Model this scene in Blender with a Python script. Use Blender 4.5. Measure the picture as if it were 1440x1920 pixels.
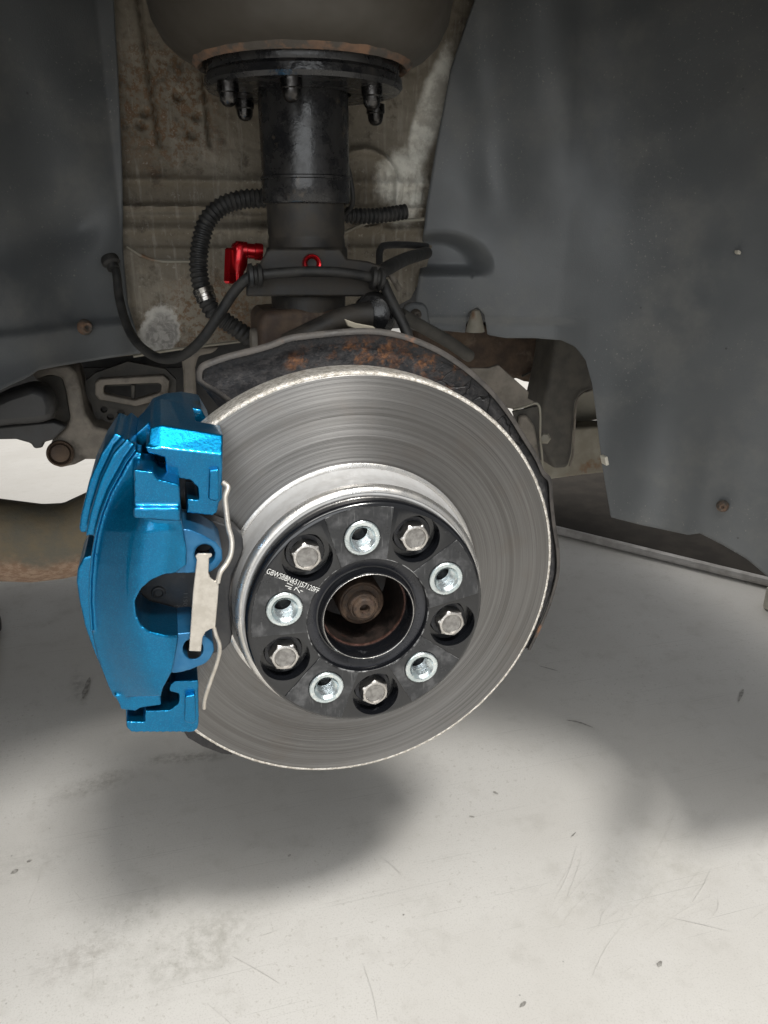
import bpy, bmesh, math, random
from mathutils import Vector, Matrix, noise as mnoise
random.seed(7)
S = bpy.context.scene
for o in list(bpy.data.objects): bpy.data.objects.remove(o)
COL = S.collection
PI = math.pi

# ------------------------------------------------------------------ camera
# metres; hub axis along Y (car inboard = +Y), disc outer face at Y = 0, Z up
F = 1442.0                                   # focal length in photo pixels (1440 x 1920)
CAM = Vector((-0.1135, -0.5012, 0.2482)); YAW, PITCH = 0.2661, 0.3509
FW = Vector((math.sin(YAW)*math.cos(PITCH), math.cos(YAW)*math.cos(PITCH), -math.sin(PITCH)))
RT = Vector((math.cos(YAW), -math.sin(YAW), 0)); UP = RT.cross(FW)
cd = bpy.data.cameras.new('camera'); cam = bpy.data.objects.new('camera', cd); COL.objects.link(cam)
cd.sensor_fit = 'VERTICAL'; cd.sensor_height = 24.0; cd.lens = 24.0*F/1920
cd.clip_start = 0.02; cd.clip_end = 100
cam.matrix_world = Matrix(((RT.x, UP.x, -FW.x, CAM.x), (RT.y, UP.y, -FW.y, CAM.y), (RT.z, UP.z, -FW.z, CAM.z), (0, 0, 0, 1)))
S.camera = cam
S.render.resolution_x, S.render.resolution_y = 768, 1024

# ------------------------------------------------------------------ light
w = bpy.data.worlds.new('World'); S.world = w; w.use_nodes = True
w.node_tree.nodes['Background'].inputs[0].default_value = (0.99, 0.995, 1.0, 1)
w.node_tree.nodes['Background'].inputs[1].default_value = 0.365
def area(name, loc, target, sx, sy, watts, col=(1, .97, .92)):
    l = bpy.data.lights.new(name, 'AREA'); l.shape = 'RECTANGLE'; l.size = sx; l.size_y = sy; l.energy = watts; l.color = col
    o = bpy.data.objects.new(name, l); COL.objects.link(o); o.location = loc
    o.rotation_euler = (Vector(target)-Vector(loc)).to_track_quat('-Z', 'Y').to_euler()
    return o
area('overhead_light', (0.25, -1.42, 2.15), (0, 0, 0), 0.42, 0.26, 63, (1, .975, .93))      # workshop ceiling lamp above the open side
area('overhead_light', (-.4, -1.75, 2.6), (0, -.2, -.2), 2.6, 0.8, 50, (1, .985, .95))     # broad overhead fill added to soften the shadows, source unseen
area('fill_light', (-.9, -3.3, 1.0), (0.1, 0, .15), 3.0, 1.9, 44, (.95, .98, 1))        # big soft fill added behind the camera for the liners, source unseen
area('overhead_light', (0.6, 3.4, 2.3), (0.3, 3.0, -.5), 2.4, 1.2, 120)       # lamps over the far side of the car
S.cycles.max_bounces = 4; S.cycles.diffuse_bounces = 3; S.cycles.glossy_bounces = 2; S.cycles.transmission_bounces = 1; S.cycles.transparent_max_bounces = 2; S.cycles.caustics_reflective = False; S.cycles.caustics_refractive = False
S.view_settings.view_transform = 'Standard'; S.view_settings.look = 'None'
S.view_settings.exposure = 0.0; S.view_settings.gamma = 1.0; S.view_settings.use_curve_mapping = False

# ------------------------------------------------------------------ helpers
def ray(x, y): return RT*((x-720)/F) - UP*((y-960)/F) + FW
def P(x, y, Y):
    d = ray(x, y); return CAM + d*((Y-CAM.y)/d.y)
def PZ(x, y, Z):
    d = ray(x, y); return CAM + d*((Z-CAM.z)/d.z)
def PS(x, y, g, Y0=.25, it=13, k=.62):
    """point on the surface Y = g(x, z) seen along this ray"""
    d = ray(x, y); Y = Y0; dx, dz = d.x/d.y, d.z/d.y
    for _ in range(it):
        q = Y-CAM.y; Y += k*(g(CAM.x+dx*q, CAM.z+dz*q)-Y)
    q = Y-CAM.y; return Vector((CAM.x+dx*q, Y, CAM.z+dz*q))
def sm(a, b, x):
    t = max(0., min(1., (x-a)/(b-a))); return t*t*(3-2*t)
def ga(x, s): return math.exp(-(x/s)**2)
def tag(o, label=None, cat=None, group=None, kind=None):
    if label: o['label'] = label
    if cat: o['category'] = cat
    if group: o['group'] = group
    if kind: o['kind'] = kind
    return o
def thing(name, label, cat, loc=(0, 0, 0), group=None):
    o = bpy.data.objects.new(name, None); COL.objects.link(o); o.location = loc; o.empty_display_size = .02
    return tag(o, label, cat, group)
def link(name, me, mat, parent=None, smooth=True, angle=35):
    o = bpy.data.objects.new(name, me); COL.objects.link(o)
    if mat: me.materials.append(mat)
    if parent:
        o.parent = parent; o.matrix_parent_inverse = Matrix.Translation(-Vector(parent.location)) if parent.parent is None and parent.type == 'EMPTY' else Matrix()
    if smooth:
        for p in me.polygons: p.use_smooth = True
        if angle:
            try: me.set_sharp_from_angle(angle=math.radians(angle))
            except Exception: pass
    return o
def mesh(name, V, Fc, mat, parent=None, smooth=True, angle=35, fix=True):
    me = bpy.data.meshes.new(name); me.from_pydata([tuple(v) for v in V], [], Fc)
    if fix:
        b = bmesh.new(); b.from_mesh(me); bmesh.ops.recalc_face_normals(b, faces=b.faces); b.to_mesh(me); b.free()
    me.update()
    return link(name, me, mat, parent, smooth, angle)
def bev(o, w, seg=2, ang=30):
    m = o.modifiers.new('b', 'BEVEL'); m.width = w; m.segments = seg; m.limit_method = 'ANGLE'; m.angle_limit = math.radians(ang)
    m.harden_normals = False; return o
def applied(o):
    dg = bpy.context.evaluated_depsgraph_get(); dg.update()
    me = bpy.data.meshes.new_from_object(o.evaluated_get(dg)); o.modifiers.clear(); old = o.data; o.data = me
    return o
def prism_data(front, back):
    n = len(front); V = list(front)+list(back)
    Fc = [list(range(n)), list(range(2*n-1, n-1, -1))]
    for i in range(n): j = (i+1) % n; Fc.append([i, j, n+j, n+i])
    return V, Fc
def prism(name, pts, Yf, Yb, mat, parent=None, bevel=.0, seg=2, back=None, angle=35):
    """outline in photo pixels read at depth Yf, given real thickness back to Yb"""
    fr = [P(x, y, Yf) for x, y in pts]
    bk = [Vector((p.x, Yb, p.z)) for p in fr] if back is None else [P(x, y, Yb) for x, y in back]
    V, Fc = prism_data(fr, bk)
    o = mesh(name, V, Fc, mat, parent, angle=angle)
    if bevel: bev(o, bevel, seg)
    return o
def lathe_data(prof, n=96, axis='Y', c=(0, 0, 0), jit=None, a0=0, a1=2*PI):
    V, Fc = [], []; m = len(prof); full = abs(a1-a0-2*PI) < 1e-6; k = n if full else n+1
    for i in range(k):
        a = a0+(a1-a0)*i/n; ca, sa = math.cos(a), math.sin(a)
        for j, (r, h) in enumerate(prof):
            if jit: r, h = jit(j, a, r, h)
            V.append((c[0]+r*ca, c[1]+h, c[2]+r*sa) if axis == 'Y' else ((c[0]+r*ca, c[1]+r*sa, c[2]+h) if axis == 'Z' else (c[0]+h, c[1]+r*ca, c[2]+r*sa)))
    for i in range(n):
        i2 = (i+1) % k
        for j in range(m-1): Fc.append([i*m+j, i*m+j+1, i2*m+j+1, i2*m+j])
    return V, Fc
def lathe(name, prof, mat, parent=None, n=96, axis='Y', c=(0, 0, 0), jit=None, angle=35, **k):
    V, Fc = lathe_data(prof, n, axis, c, jit, **k)
    me = bpy.data.meshes.new(name); me.from_pydata(V, [], Fc); b = bmesh.new(); b.from_mesh(me)
    bmesh.ops.remove_doubles(b, verts=b.verts, dist=1e-6); bmesh.ops.recalc_face_normals(b, faces=b.faces); b.to_mesh(me); b.free()
    return link(name, me, mat, parent, True, angle)
def cyl_between(name, A, B, prof, mat, parent=None, n=32):
    """lathe along A->B; prof = [(r, t)] t in metres from A"""
    A, B = Vector(A), Vector(B); q = (B-A).to_track_quat('Z', 'Y')
    V, Fc = lathe_data(prof, n, 'Z'); V = [A+q@Vector(v) for v in V]
    o = mesh(name, V, Fc, mat, parent); return o
def crom(pts, n=10):
    pts = [Vector(p) for p in pts]; Q = [2*pts[0]-pts[1]]+pts+[2*pts[-1]-pts[-2]]; out = []
    for i in range(1, len(Q)-2):
        p0, p1, p2, p3 = Q[i-1:i+3]
        for k in range(n):
            t = k/n
            out.append(.5*((2*p1)+(p2-p0)*t+(2*p0-5*p1+4*p2-p3)*t*t+(3*p1-3*p2+p3-p0)*t**3))
    out.append(pts[-1]); return out
def resample(path, step):
    out = [path[0]]; acc = 0
    for a, b in zip(path, path[1:]):
        L = (b-a).length
        while acc+L >= step:
            t = (step-acc)/L; a = a+(b-a)*t; out.append(a); L = (b-a).length; acc = 0
        acc += L
    out.append(path[-1]); return out
def tube(name, pts, r, mat, parent=None, n=12, dens=10, corr=None, flat=1.0):
    path = crom(pts, dens)
    if corr: path = resample(path, corr[0]/4)
    V, Fc = [], []; N = None; m = len(path)
    for i, p in enumerate(path):
        t = (path[min(i+1, m-1)]-path[max(i-1, 0)]).normalized()
        if N is None: N = t.orthogonal().normalized()
        N = (N-t*N.dot(t)).normalized(); B = t.cross(N)
        rr = r(i/(m-1)) if callable(r) else r
        if corr: rr = rr*(1.0 if i % 4 in (0, 1) else corr[1])
        for k in range(n):
            a = 2*PI*k/n; V.append(p+N*math.cos(a)*rr+B*math.sin(a)*rr*flat)
    for i in range(m-1):
        for k in range(n):
            k2 = (k+1) % n; Fc.append([i*n+k, i*n+k2, (i+1)*n+k2, (i+1)*n+k])
    Fc.append(list(range(n))); Fc.append([(m-1)*n+k for k in range(n)][::-1])
    return mesh(name, V, Fc, mat, parent, angle=50)
def box_data(x0, x1, y0, y1, z0, z1):
    V = [(x, y, z) for x in (x0, x1) for y in (y0, y1) for z in (z0, z1)]
    return V, [[0, 1, 3, 2], [4, 6, 7, 5], [0, 4, 5, 1], [2, 3, 7, 6], [0, 2, 6, 4], [1, 5, 7, 3]]
def box(name, x0, x1, y0, y1, z0, z1, mat, parent=None, bevel=0):
    V, Fc = box_data(x0, x1, y0, y1, z0, z1); o = mesh(name, V, Fc, mat, parent, smooth=False)
    if bevel: bev(o, bevel)
    return o
def grid(name, nu, nv, fn, mat, parent=None, thick=0, off=1):
    V = [fn(i/nu, j/nv) for i in range(nu+1) for j in range(nv+1)]
    Fc = [[i*(nv+1)+j, (i+1)*(nv+1)+j, (i+1)*(nv+1)+j+1, i*(nv+1)+j+1] for i in range(nu) for j in range(nv)]
    o = mesh(name, V, Fc, mat, parent, angle=60, fix=False)
    if thick:
        m = o.modifiers.new('s', 'SOLIDIFY'); m.thickness = thick; m.offset = off
    return o
def polyl(pts):
    """arc-length parametrised polyline"""
    L = [0]
    for a, b in zip(pts, pts[1:]): L.append(L[-1]+math.dist(a, b))
    def f(t):
        s = t*L[-1]
        for i in range(len(L)-1):
            if s <= L[i+1] or i == len(L)-2:
                k = (s-L[i])/max(1e-9, L[i+1]-L[i]); k = max(0, min(1, k))
                return (pts[i][0]+(pts[i+1][0]-pts[i][0])*k, pts[i][1]+(pts[i+1][1]-pts[i][1])*k)
    return f

# ------------------------------------------------------------------ materials
class NT:
    def __init__(s, name):
        s.m = bpy.data.materials.new(name); s.m.use_nodes = True; s.t = s.m.node_tree
        s.b = s.t.nodes['Principled BSDF']; s._pos = None; s._nc = {}
    def n(s, typ, **k):
        nd = s.t.nodes.new(typ)
        for a, v in k.items(): setattr(nd, a, v)
        return nd
    def put(s, sock, v):
        if hasattr(v, 'is_output') or isinstance(v, bpy.types.NodeSocket): s.t.links.new(v, sock)
        else:
            if isinstance(v, (tuple, list)) and len(v) == 3 and sock.type == 'RGBA': v = (*v, 1)
            sock.default_value = v
    def pos(s):
        if s._pos is None: s._pos = s.n('ShaderNodeNewGeometry').outputs['Position']
        return s._pos
    def math(s, op, a, b=0.0, c=0.0):
        nd = s.n('ShaderNodeMath', operation=op); s.put(nd.inputs[0], a); s.put(nd.inputs[1], b); s.put(nd.inputs[2], c); return nd.outputs[0]
    def scale(s, v, k):
        nd = s.n('ShaderNodeVectorMath', operation='MULTIPLY'); s.put(nd.inputs[0], v); nd.inputs[1].default_value = k if isinstance(k, (tuple, list)) else (k, k, k); return nd.outputs[0]
    def noise(s, sc, det=4, rough=.55, vec=None, dist=0.0):
        key = (sc, det, rough, dist)
        if vec is None and key in s._nc: return s._nc[key]
        nd = s.n('ShaderNodeTexNoise'); nd.inputs['Scale'].default_value = sc; nd.inputs['Detail'].default_value = det
        nd.inputs['Roughness'].default_value = rough; nd.inputs['Distortion'].default_value = dist
        s.t.links.new(vec if vec is not None else s.pos(), nd.inputs['Vector'])
        if vec is None: s._nc[key] = nd.outputs['Fac']
        return nd.outputs['Fac']
    def voro(s, sc, feat='F1', out='Distance', vec=None):
        nd = s.n('ShaderNodeTexVoronoi', feature=feat); nd.inputs['Scale'].default_value = sc
        s.t.links.new(vec if vec is not None else s.pos(), nd.inputs['Vector']); return nd.outputs[out]
    def rng(s, v, a, b, c=0.0, d=1.0, smooth=True):
        nd = s.n('ShaderNodeMapRange'); nd.interpolation_type = 'SMOOTHSTEP' if smooth else 'LINEAR'
        s.put(nd.inputs[0], v)
        for i, k in enumerate((a, b, c, d)): nd.inputs[i+1].default_value = k
        return nd.outputs[0]
    def mix(s, f, a, b):
        nd = s.n('ShaderNodeMix', data_type='RGBA'); s.put(nd.inputs[0], f); s.put(nd.inputs[6], a); s.put(nd.inputs[7], b); return nd.outputs[2]
    def ell(s, c, r, rot=(0, 0, 0), soft=.5, warp=0.0, wsc=60):
        """1 inside an ellipsoid mark of the surface, 0 outside, ragged by noise"""
        mp = s.n('ShaderNodeMapping', vector_type='TEXTURE'); mp.inputs['Location'].default_value = c; mp.inputs['Rotation'].default_value = rot; mp.inputs['Scale'].default_value = r
        s.t.links.new(s.pos(), mp.inputs[0]); ln = s.n('ShaderNodeVectorMath', operation='LENGTH'); s.t.links.new(mp.outputs[0], ln.inputs[0])
        d = ln.outputs['Value']
        if warp: d = s.math('ADD', d, s.math('MULTIPLY', s.math('SUBTRACT', s.noise(wsc, 5, .65), .5), warp))
        return s.rng(d, 1-soft/2, 1+soft/2, 1, 0)
    def set(s, **k):
        for a, v in k.items():
            s.put(s.b.inputs[{'col': 'Base Color', 'rough': 'Roughness', 'metal': 'Metallic', 'spec': 'Specular IOR Level', 'coat': 'Coat Weight', 'coatr': 'Coat Roughness', 'aniso': 'Anisotropic', 'tan': 'Tangent'}[a]], v)
        return s
    def bump(s, h, st=.3, d=.001):
        nd = s.n('ShaderNodeBump'); nd.inputs['Strength'].default_value = st; nd.inputs['Distance'].default_value = d
        s.put(nd.inputs['Height'], h); s.t.links.new(nd.outputs[0], s.b.inputs['Normal']); return s
def simple(name, c1, c2=None, rough=.5, metal=0., sc=40, lo=.35, hi=.65, bump=.15, bsc=400, bd=.0006, c3=None, sc3=120, lo3=.6, hi3=.7, rv=.1, **k):
    t = NT(name); col = c1
    if c2: col = t.mix(t.rng(t.noise(sc, 4, .6), lo, hi), c1, c2)
    if c3: col = t.mix(t.rng(t.noise(sc3, 4, .65), lo3, hi3), col, c3)
    t.set(col=col, rough=t.rng(t.noise(sc, 4, .6), .3, .7, max(.03, rough-rv), rough+rv), metal=metal, **k)
    if bump: t.bump(t.noise(bsc, 2), bump, bd)
    return t.m

M = {}
M['black_plastic'] = simple('black_plastic', (.020, .020, .021), (.035, .034, .033), .5, sc=60)
M['rubber'] = simple('rubber', (.014, .014, .014), (.035, .033, .03), .6, sc=90, c3=(.09, .08, .065), sc3=140, lo3=.62, hi3=.78)
M['strut_black'] = simple('strut_black', (.011, .011, .012), (.024, .023, .022), .27, sc=70, bump=.35, bsc=300, c3=(.075, .06, .045), sc3=60, lo3=.62, hi3=.75)
M['strut_dull'] = simple('strut_dull', (.022, .020, .018), (.045, .038, .03), .6, sc=60, c3=(.10, .075, .05), sc3=45, lo3=.63, hi3=.8)
M['rust_brown'] = simple('rust_brown', (.055, .035, .025), (.11, .075, .05), .75, sc=50, bump=.6, bsc=250, c3=(.16, .12, .085), sc3=30, lo3=.55, hi3=.72)
M['grime_alloy'] = simple('grime_alloy', (.13, .115, .095), (.21, .185, .155), .7, sc=45, bump=.5, bsc=300, c3=(.06, .05, .04), sc3=26, lo3=.55, hi3=.72)
M['grime_dark'] = simple('grime_dark', (.05, .046, .04), (.085, .078, .066), .7, sc=45, bump=.4, bsc=300)
M['beige_metal'] = simple('beige_metal', (.26, .245, .20), (.20, .18, .14), .6, sc=25, bump=.3, c3=(.17, .095, .05), sc3=20, lo3=.58, hi3=.72)
M['chrome_nut'] = simple('chrome_nut', (.42, .40, .38), (.25, .23, .2), .28, metal=1, sc=150, bump=.2, bsc=500)
M['dark_nut'] = simple('dark_nut', (.09, .087, .085), (.045, .042, .04), .3, metal=1, sc=150, bump=.3, bsc=500)
M['red_anodised'] = simple('red_anodised', (.55, .008, .015), (.40, .006, .011), .3, metal=.85, sc=50, bump=.05, coat=.4)
M['rust_ring'] = simple('rust_ring', (.12, .075, .05), (.20, .115, .07), .8, sc=90, bump=.6, c3=(.07, .06, .05), sc3=50, lo3=.45, hi3=.6)
M['tower_grey'] = simple('tower_grey', (.058, .051, .041), (.042, .035, .026), .6, sc=14, bump=.15, bsc=120)
M['car_paint'] = simple('car_paint', (.05, .052, .056), None, .25, bump=0, coat=.5)
M['pale'] = simple('pale', (.6, .57, .48), (.5, .47, .4), .6, sc=60)

# blue caliper paint: metallic flake under a clear coat over cast texture
t = NT('blue_flake_paint')
fl = t.voro(1900, 'F1', 'Color'); sep = t.n('ShaderNodeSeparateColor'); t.t.links.new(fl, sep.inputs[0])
base = t.mix(t.rng(t.noise(35, 3), .3, .7), (.0, .130, .285), (.0, .158, .335))
col = t.mix(t.rng(sep.outputs[0], .55, 1.0, 0, .42), base, (.003, .28, .55))
col = t.mix(t.math('MULTIPLY', t.rng(t.noise(90, 5, .7), .62, .8), .25), col, (.12, .22, .30))
t.set(col=col, metal=.92, rough=t.rng(sep.outputs[1], 0, 1, .29, .40), coat=.45, coatr=.05)
t.bump(t.math('ADD', t.noise(420, 3, .5), t.math('MULTIPLY', sep.outputs[2], .12)), .22, .0007)
M['blue'] = t.m
t = NT('blue_machined')
t.set(col=t.mix(t.rng(t.noise(120, 5), .3, .7), (.01, .125, .28), (.03, .16, .32)), metal=.6, rough=.38, coat=.3, coatr=.2).bump(t.noise(700, 3), .1, .0004)
M['blue_flat'] = t.m

# swept disc steel: concentric scoring
def polar(t):
    sp = t.n('ShaderNodeSeparateXYZ'); t.t.links.new(t.pos(), sp.inputs[0])
    r = t.math('SQRT', t.math('ADD', t.math('MULTIPLY', sp.outputs[0], sp.outputs[0]), t.math('MULTIPLY', sp.outputs[2], sp.outputs[2])))
    a = t.math('ARCTAN2', sp.outputs[2], sp.outputs[0]); return r, a, sp
t = NT('swept_steel'); r, a, sp = polar(t)
def pv(t, r, a, kr, ka):
    c = t.n('ShaderNodeCombineXYZ'); t.put(c.inputs[0], t.math('MULTIPLY', r, kr)); t.put(c.inputs[1], t.math('MULTIPLY', a, ka)); return c.outputs[0]
fine = t.noise(1, 5, .65, vec=pv(t, r, a, 2300, .8)); mid = t.noise(1, 4, .6, vec=pv(t, r, a, 480, .35)); broad = t.noise(1, 2, .5, vec=pv(t, r, a, 90, .2))
patch = t.noise(26, 5, .6)
c = t.mix(t.rng(mid, .28, .72), (.165, .161, .157), (.25, .246, .241))
c = t.mix(t.math('MULTIPLY', t.rng(fine, .52, .66), .6), c, (.07, .067, .064))
c = t.mix(t.math('MULTIPLY', t.rng(broad, .5, .7), .55), c, (.11, .104, .098))
c = t.mix(t.math('MULTIPLY', t.rng(fine, .42, .30), .5), c, (.40, .39, .38))
c = t.mix(t.math('MULTIPLY', t.rng(patch, .5, .72), .22), c, (.20, .17, .145))
tg = t.n('ShaderNodeTangent', direction_type='RADIAL', axis='Y')
t.set(col=c, metal=1.0, rough=t.math('ADD', t.rng(mid, .3, .7, .30, .44), t.math('MULTIPLY', patch, .12)), aniso=.8, tan=tg.outputs[0])
t.b.inputs['Anisotropic Rotation'].default_value = .25
t.bump(t.math('ADD', t.math('MULTIPLY', fine, .6), mid), .22, .0005)
M['disc'] = t.m
t = NT('ground_edge')
c = t.mix(t.rng(t.noise(260, 6, .7), .4, .6), (.86, .82, .76), (.50, .46, .40))
c = t.mix(t.rng(t.noise(900, 3, .6), .55, .7), c, (.9, .88, .84))
t.set(col=c, metal=.75, rough=.42).bump(t.noise(700, 5, .7), .9, .0012); M['edge'] = t.m
M['hat'] = simple('hat_coating', (.50, .50, .50), (.43, .425, .42), .5, metal=.25, sc=90, bump=.35, bsc=1400, bd=.0004, c3=(.36, .33, .30), sc3=30, lo3=.6, hi3=.75)
M['hat_edge'] = simple('hat_machined', (.72, .71, .69), (.6, .58, .55), .3, metal=.9, sc=120, bump=.2, bsc=900)

# spacer: gloss black anodising, scuffed dusty pads
t = NT('gloss_black'); sc1 = t.rng(t.noise(55, 6, .7, dist=1.2), .62, .74)
t.set(col=t.mix(t.math('MULTIPLY', sc1, .55), (.006, .0065, .008), (.13, .13, .135)), rough=t.math('ADD', .09, t.math('MULTIPLY', t.noise(80, 5), .12)), spec=.6, coat=.15, coatr=.06)
t.bump(t.noise(300, 3), .04, .0004); M['gloss_black'] = t.m
t = NT('scuffed_black'); r, a, sp = polar(t)
v = t.n('ShaderNodeCombineXYZ'); t.put(v.inputs[0], t.math('MULTIPLY', sp.outputs[0], 900)); t.put(v.inputs[1], t.math('MULTIPLY', sp.outputs[2], 60))
st = t.noise(1, 5, .65, vec=v.outputs[0]); bl = t.noise(70, 5, .65)
c = t.mix(t.math('MULTIPLY', t.rng(bl, .45, .72), .75), (.016, .017, .019), (.10, .10, .103))
c = t.mix(t.math('MULTIPLY', t.rng(st, .58, .72), .4), c, (.22, .22, .22))
t.set(col=c, rough=t.rng(bl, .3, .7, .26, .45), spec=.55).bump(st, .12, .0004); M['scuff'] = t.m
t = NT('worn_glint_edge'); t.set(col=t.mix(t.rng(t.noise(160, 5, .7), .46, .62), (.02, .02, .021), (.30, .30, .30)), rough=.4, metal=.3); M['worn'] = t.m
M['black_ring'] = simple('turned_black', (.012, .013, .017), (.02, .021, .026), .3, sc=80, bump=.1, bsc=600)
M['zinc'] = simple('zinc_plate', (.70, .76, .78), (.55, .63, .64), .27, metal=1, sc=160, bump=.35, bsc=600, c3=(.85, .88, .86), sc3=300, lo3=.55, hi3=.65)
M['bolt'] = simple('bolt_steel', (.68, .66, .63), (.50, .475, .445), .36, metal=1, sc=170, bump=.5, bsc=800, c3=(.26, .22, .19), sc3=260, lo3=.6, hi3=.72)
M['bolt_face'] = simple('bolt_face', (.34, .33, .315), (.22, .21, .20), .5, metal=.85, sc=230, bump=.5, bsc=900)
M['rust_nut'] = simple('rust_nut', (.036, .023, .016), (.07, .044, .028), .7, metal=.2, sc=260, bump=.7, bsc=600, c3=(.06, .035, .025), sc3=160, lo3=.55, hi3=.68)
M['hub_dark'] = simple('hub_dark', (.012, .010, .009), (.026, .018, .015), .4, sc=120, bump=.4, c3=(.04, .02, .015), sc3=70, lo3=.58, hi3=.72)
M['rust_lip'] = simple('rust_lip', (.06, .03, .023), (.12, .065, .05), .45, metal=.4, sc=320, bump=.7, bsc=500, c3=(.12, .06, .05), sc3=150, lo3=.55, hi3=.65)
M['clip'] = simple('clip_steel', (.60, .565, .51), (.50, .465, .41), .42, metal=.75, sc=130, bump=.35, bsc=600, c3=(.24, .19, .15), sc3=90, lo3=.66, hi3=.74)
M['pad'] = simple('pad_plate', (.032, .033, .036), (.055, .054, .054), .5, metal=.2, sc=80, bump=.3, c3=(.11, .095, .08), sc3=70, lo3=.6, hi3=.75)
M['print'] = simple('white_print', (.72, .72, .70), (.55, .55, .53), .5, sc=500, bump=0)
M['print_dim'] = simple('dim_print', (.16, .16, .16), (.10, .10, .10), .5, sc=500, bump=0)

# dust shield: black flaking paint, rust
t = NT('shield_paint'); nb = t.noise(30, 7, .65, dist=.6); nf = t.noise(170, 6, .7)
c = t.mix(t.rng(nf, .4, .65), (.018, .018, .020), (.045, .042, .042))
c = t.mix(t.math('MULTIPLY', t.rng(t.noise(300, 5, .7), .58, .72), .5), c, (.11, .10, .09))
reg = t.math('MAXIMUM', t.ell(tuple(P(735, 660, .045)), (.055, .06, .012), (0, 0, 0), 1.0, .8, 45), t.ell(tuple(P(810, 680, .045)), (.028, .06, .022), (0, .6, 0), 1.0, .9, 60))
reg = t.math('MAXIMUM', reg, t.math('MAXIMUM', t.ell(tuple(P(612, 652, .045)), (.009, .06, .005), (0, 0, 0), .9, .8, 120), t.ell(tuple(P(565, 680, .045)), (.012, .06, .007), (0, 0, 0), .9, .9, 120)))
rust = t.math('MULTIPLY', reg, t.rng(t.noise(75, 7, .72), .48, .62))
c = t.mix(t.math('MULTIPLY', rust, .75), c, t.mix(t.rng(t.noise(240, 5), .4, .6), (.07, .032, .019), (.20, .085, .032)))
ck = t.voro(46, 'DISTANCE_TO_EDGE', 'Distance', vec=None)
wv = t.n('ShaderNodeVectorMath', operation='ADD'); nz = t.n('ShaderNodeTexNoise'); nz.inputs['Scale'].default_value = 60; t.t.links.new(t.pos(), nz.inputs['Vector']); t.t.links.new(t.pos(), wv.inputs[0]); t.t.links.new(t.scale(nz.outputs['Color'], .02), wv.inputs[1])
ck = t.voro(60, 'DISTANCE_TO_EDGE', 'Distance', vec=wv.outputs[0])
crk = t.math('MULTIPLY', t.rng(ck, .0, .05, 1, 0), t.ell(tuple(P(930, 780, .045)), (.05, .08, .075), (0, .6, 0), .8, .5, 40))
c = t.mix(t.math('MULTIPLY', crk, .85), c, (.006, .006, .006))
t.set(col=c, rough=t.rng(nf, .3, .7, .45, .7), spec=.45)
t.bump(t.math('SUBTRACT', t.math('ADD', nf, t.math('MULTIPLY', nb, 1.5)), t.math('MULTIPLY', crk, 1.4)), .55, .0022); M['shield'] = t.m
M['shield_lip'] = simple('shield_lip', (.035, .032, .03), (.065, .058, .052), .65, metal=.1, sc=90, bump=.5, c3=(.16, .08, .045), sc3=35, lo3=.6, hi3=.72)

# arch liner plastic with dust and chips
t = NT('liner_plastic')
big = t.noise(9, 3, .5); dust = t.noise(16, 6, .65)
c = t.mix(t.rng(big, .35, .65), (.088, .094, .098), (.112, .118, .121))
c = t.mix(t.math('MULTIPLY', t.rng(dust, .45, .75), .5), c, (.18, .176, .163))
c = t.mix(t.math('MULTIPLY', t.rng(t.noise(420, 3, .6), .64, .70), t.math('MULTIPLY', t.rng(t.noise(10, 3), .48, .62), .55)), c, (.30, .29, .26))
c = t.mix(t.rng(t.voro(38), .0, .06, .8, 0), c, t.mix(t.rng(t.noise(7, 2), .5, .52), c, (.02, .02, .02)))
t.set(col=c, rough=t.rng(dust, .3, .7, .42, .58), spec=.5).bump(t.math('ADD', t.noise(900, 3), t.math('MULTIPLY', t.noise(40, 3), .6)), .22, .0008); M['liner'] = t.m

# inner wing sheet metal: sealed, dusty, stained
t = NT('wing_metal')
n1 = t.noise(12, 6, .65); n2 = t.noise(48, 7, .7); n3 = t.noise(190, 6, .7)
vst = t.noise(1, 5, .6, vec=t.scale(t.pos(), (170, 60, 18)))
c = t.mix(t.rng(n1, .38, .62), (.165, .140, .104), (.25, .222, .176))
c = t.mix(t.math('MULTIPLY', t.rng(n2, .5, .68), .7), c, (.055, .041, .03))
c = t.mix(t.math('MULTIPLY', t.rng(vst, .52, .68), .5), c, (.32, .295, .25))
rz = t.math('MAXIMUM', t.ell(tuple(P(400, 590, .30)), (.05, .2, .035), (0, 0, 0), 1, .7, 30), t.ell(tuple(P(300, 200, .31)), (.05, .2, .05), (0, 0, 0), 1, .7, 30))
c = t.mix(t.math('MULTIPLY', rz, t.rng(n3, .46, .6)), c, (.15, .085, .042))
c = t.mix(t.math('MULTIPLY', t.rng(n3, .59, .68), .6), c, (.36, .335, .29))
wp = t.math('MAXIMUM', t.ell(tuple(P(752, 330, .29)), (.018, .2, .026), (0, .5, 0), .7, 1.1, 70), t.math('MAXIMUM', t.ell(tuple(P(812, 215, .29)), (.013, .2, .060), (0, .30, 0), .5, .6, 50), t.ell(tuple(P(772, 360, .29)), (.016, .2, .03), (0, .3, 0), .8, .9, 60)))  # pale sealer strip; the light falling on it is put into its colour
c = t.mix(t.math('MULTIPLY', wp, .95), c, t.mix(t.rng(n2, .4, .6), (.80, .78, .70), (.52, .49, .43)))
ctr = tuple(P(297, 618, .30))
out = t.ell(ctr, (.019, .2, .0235), (0, .6, 0), .2, 1.5, 38); inn = t.ell((ctr[0]+.002, ctr[1], ctr[2]-.0025), (.0155, .2, .0195), (0, .6, 0), .45, 1.6, 38)
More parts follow.
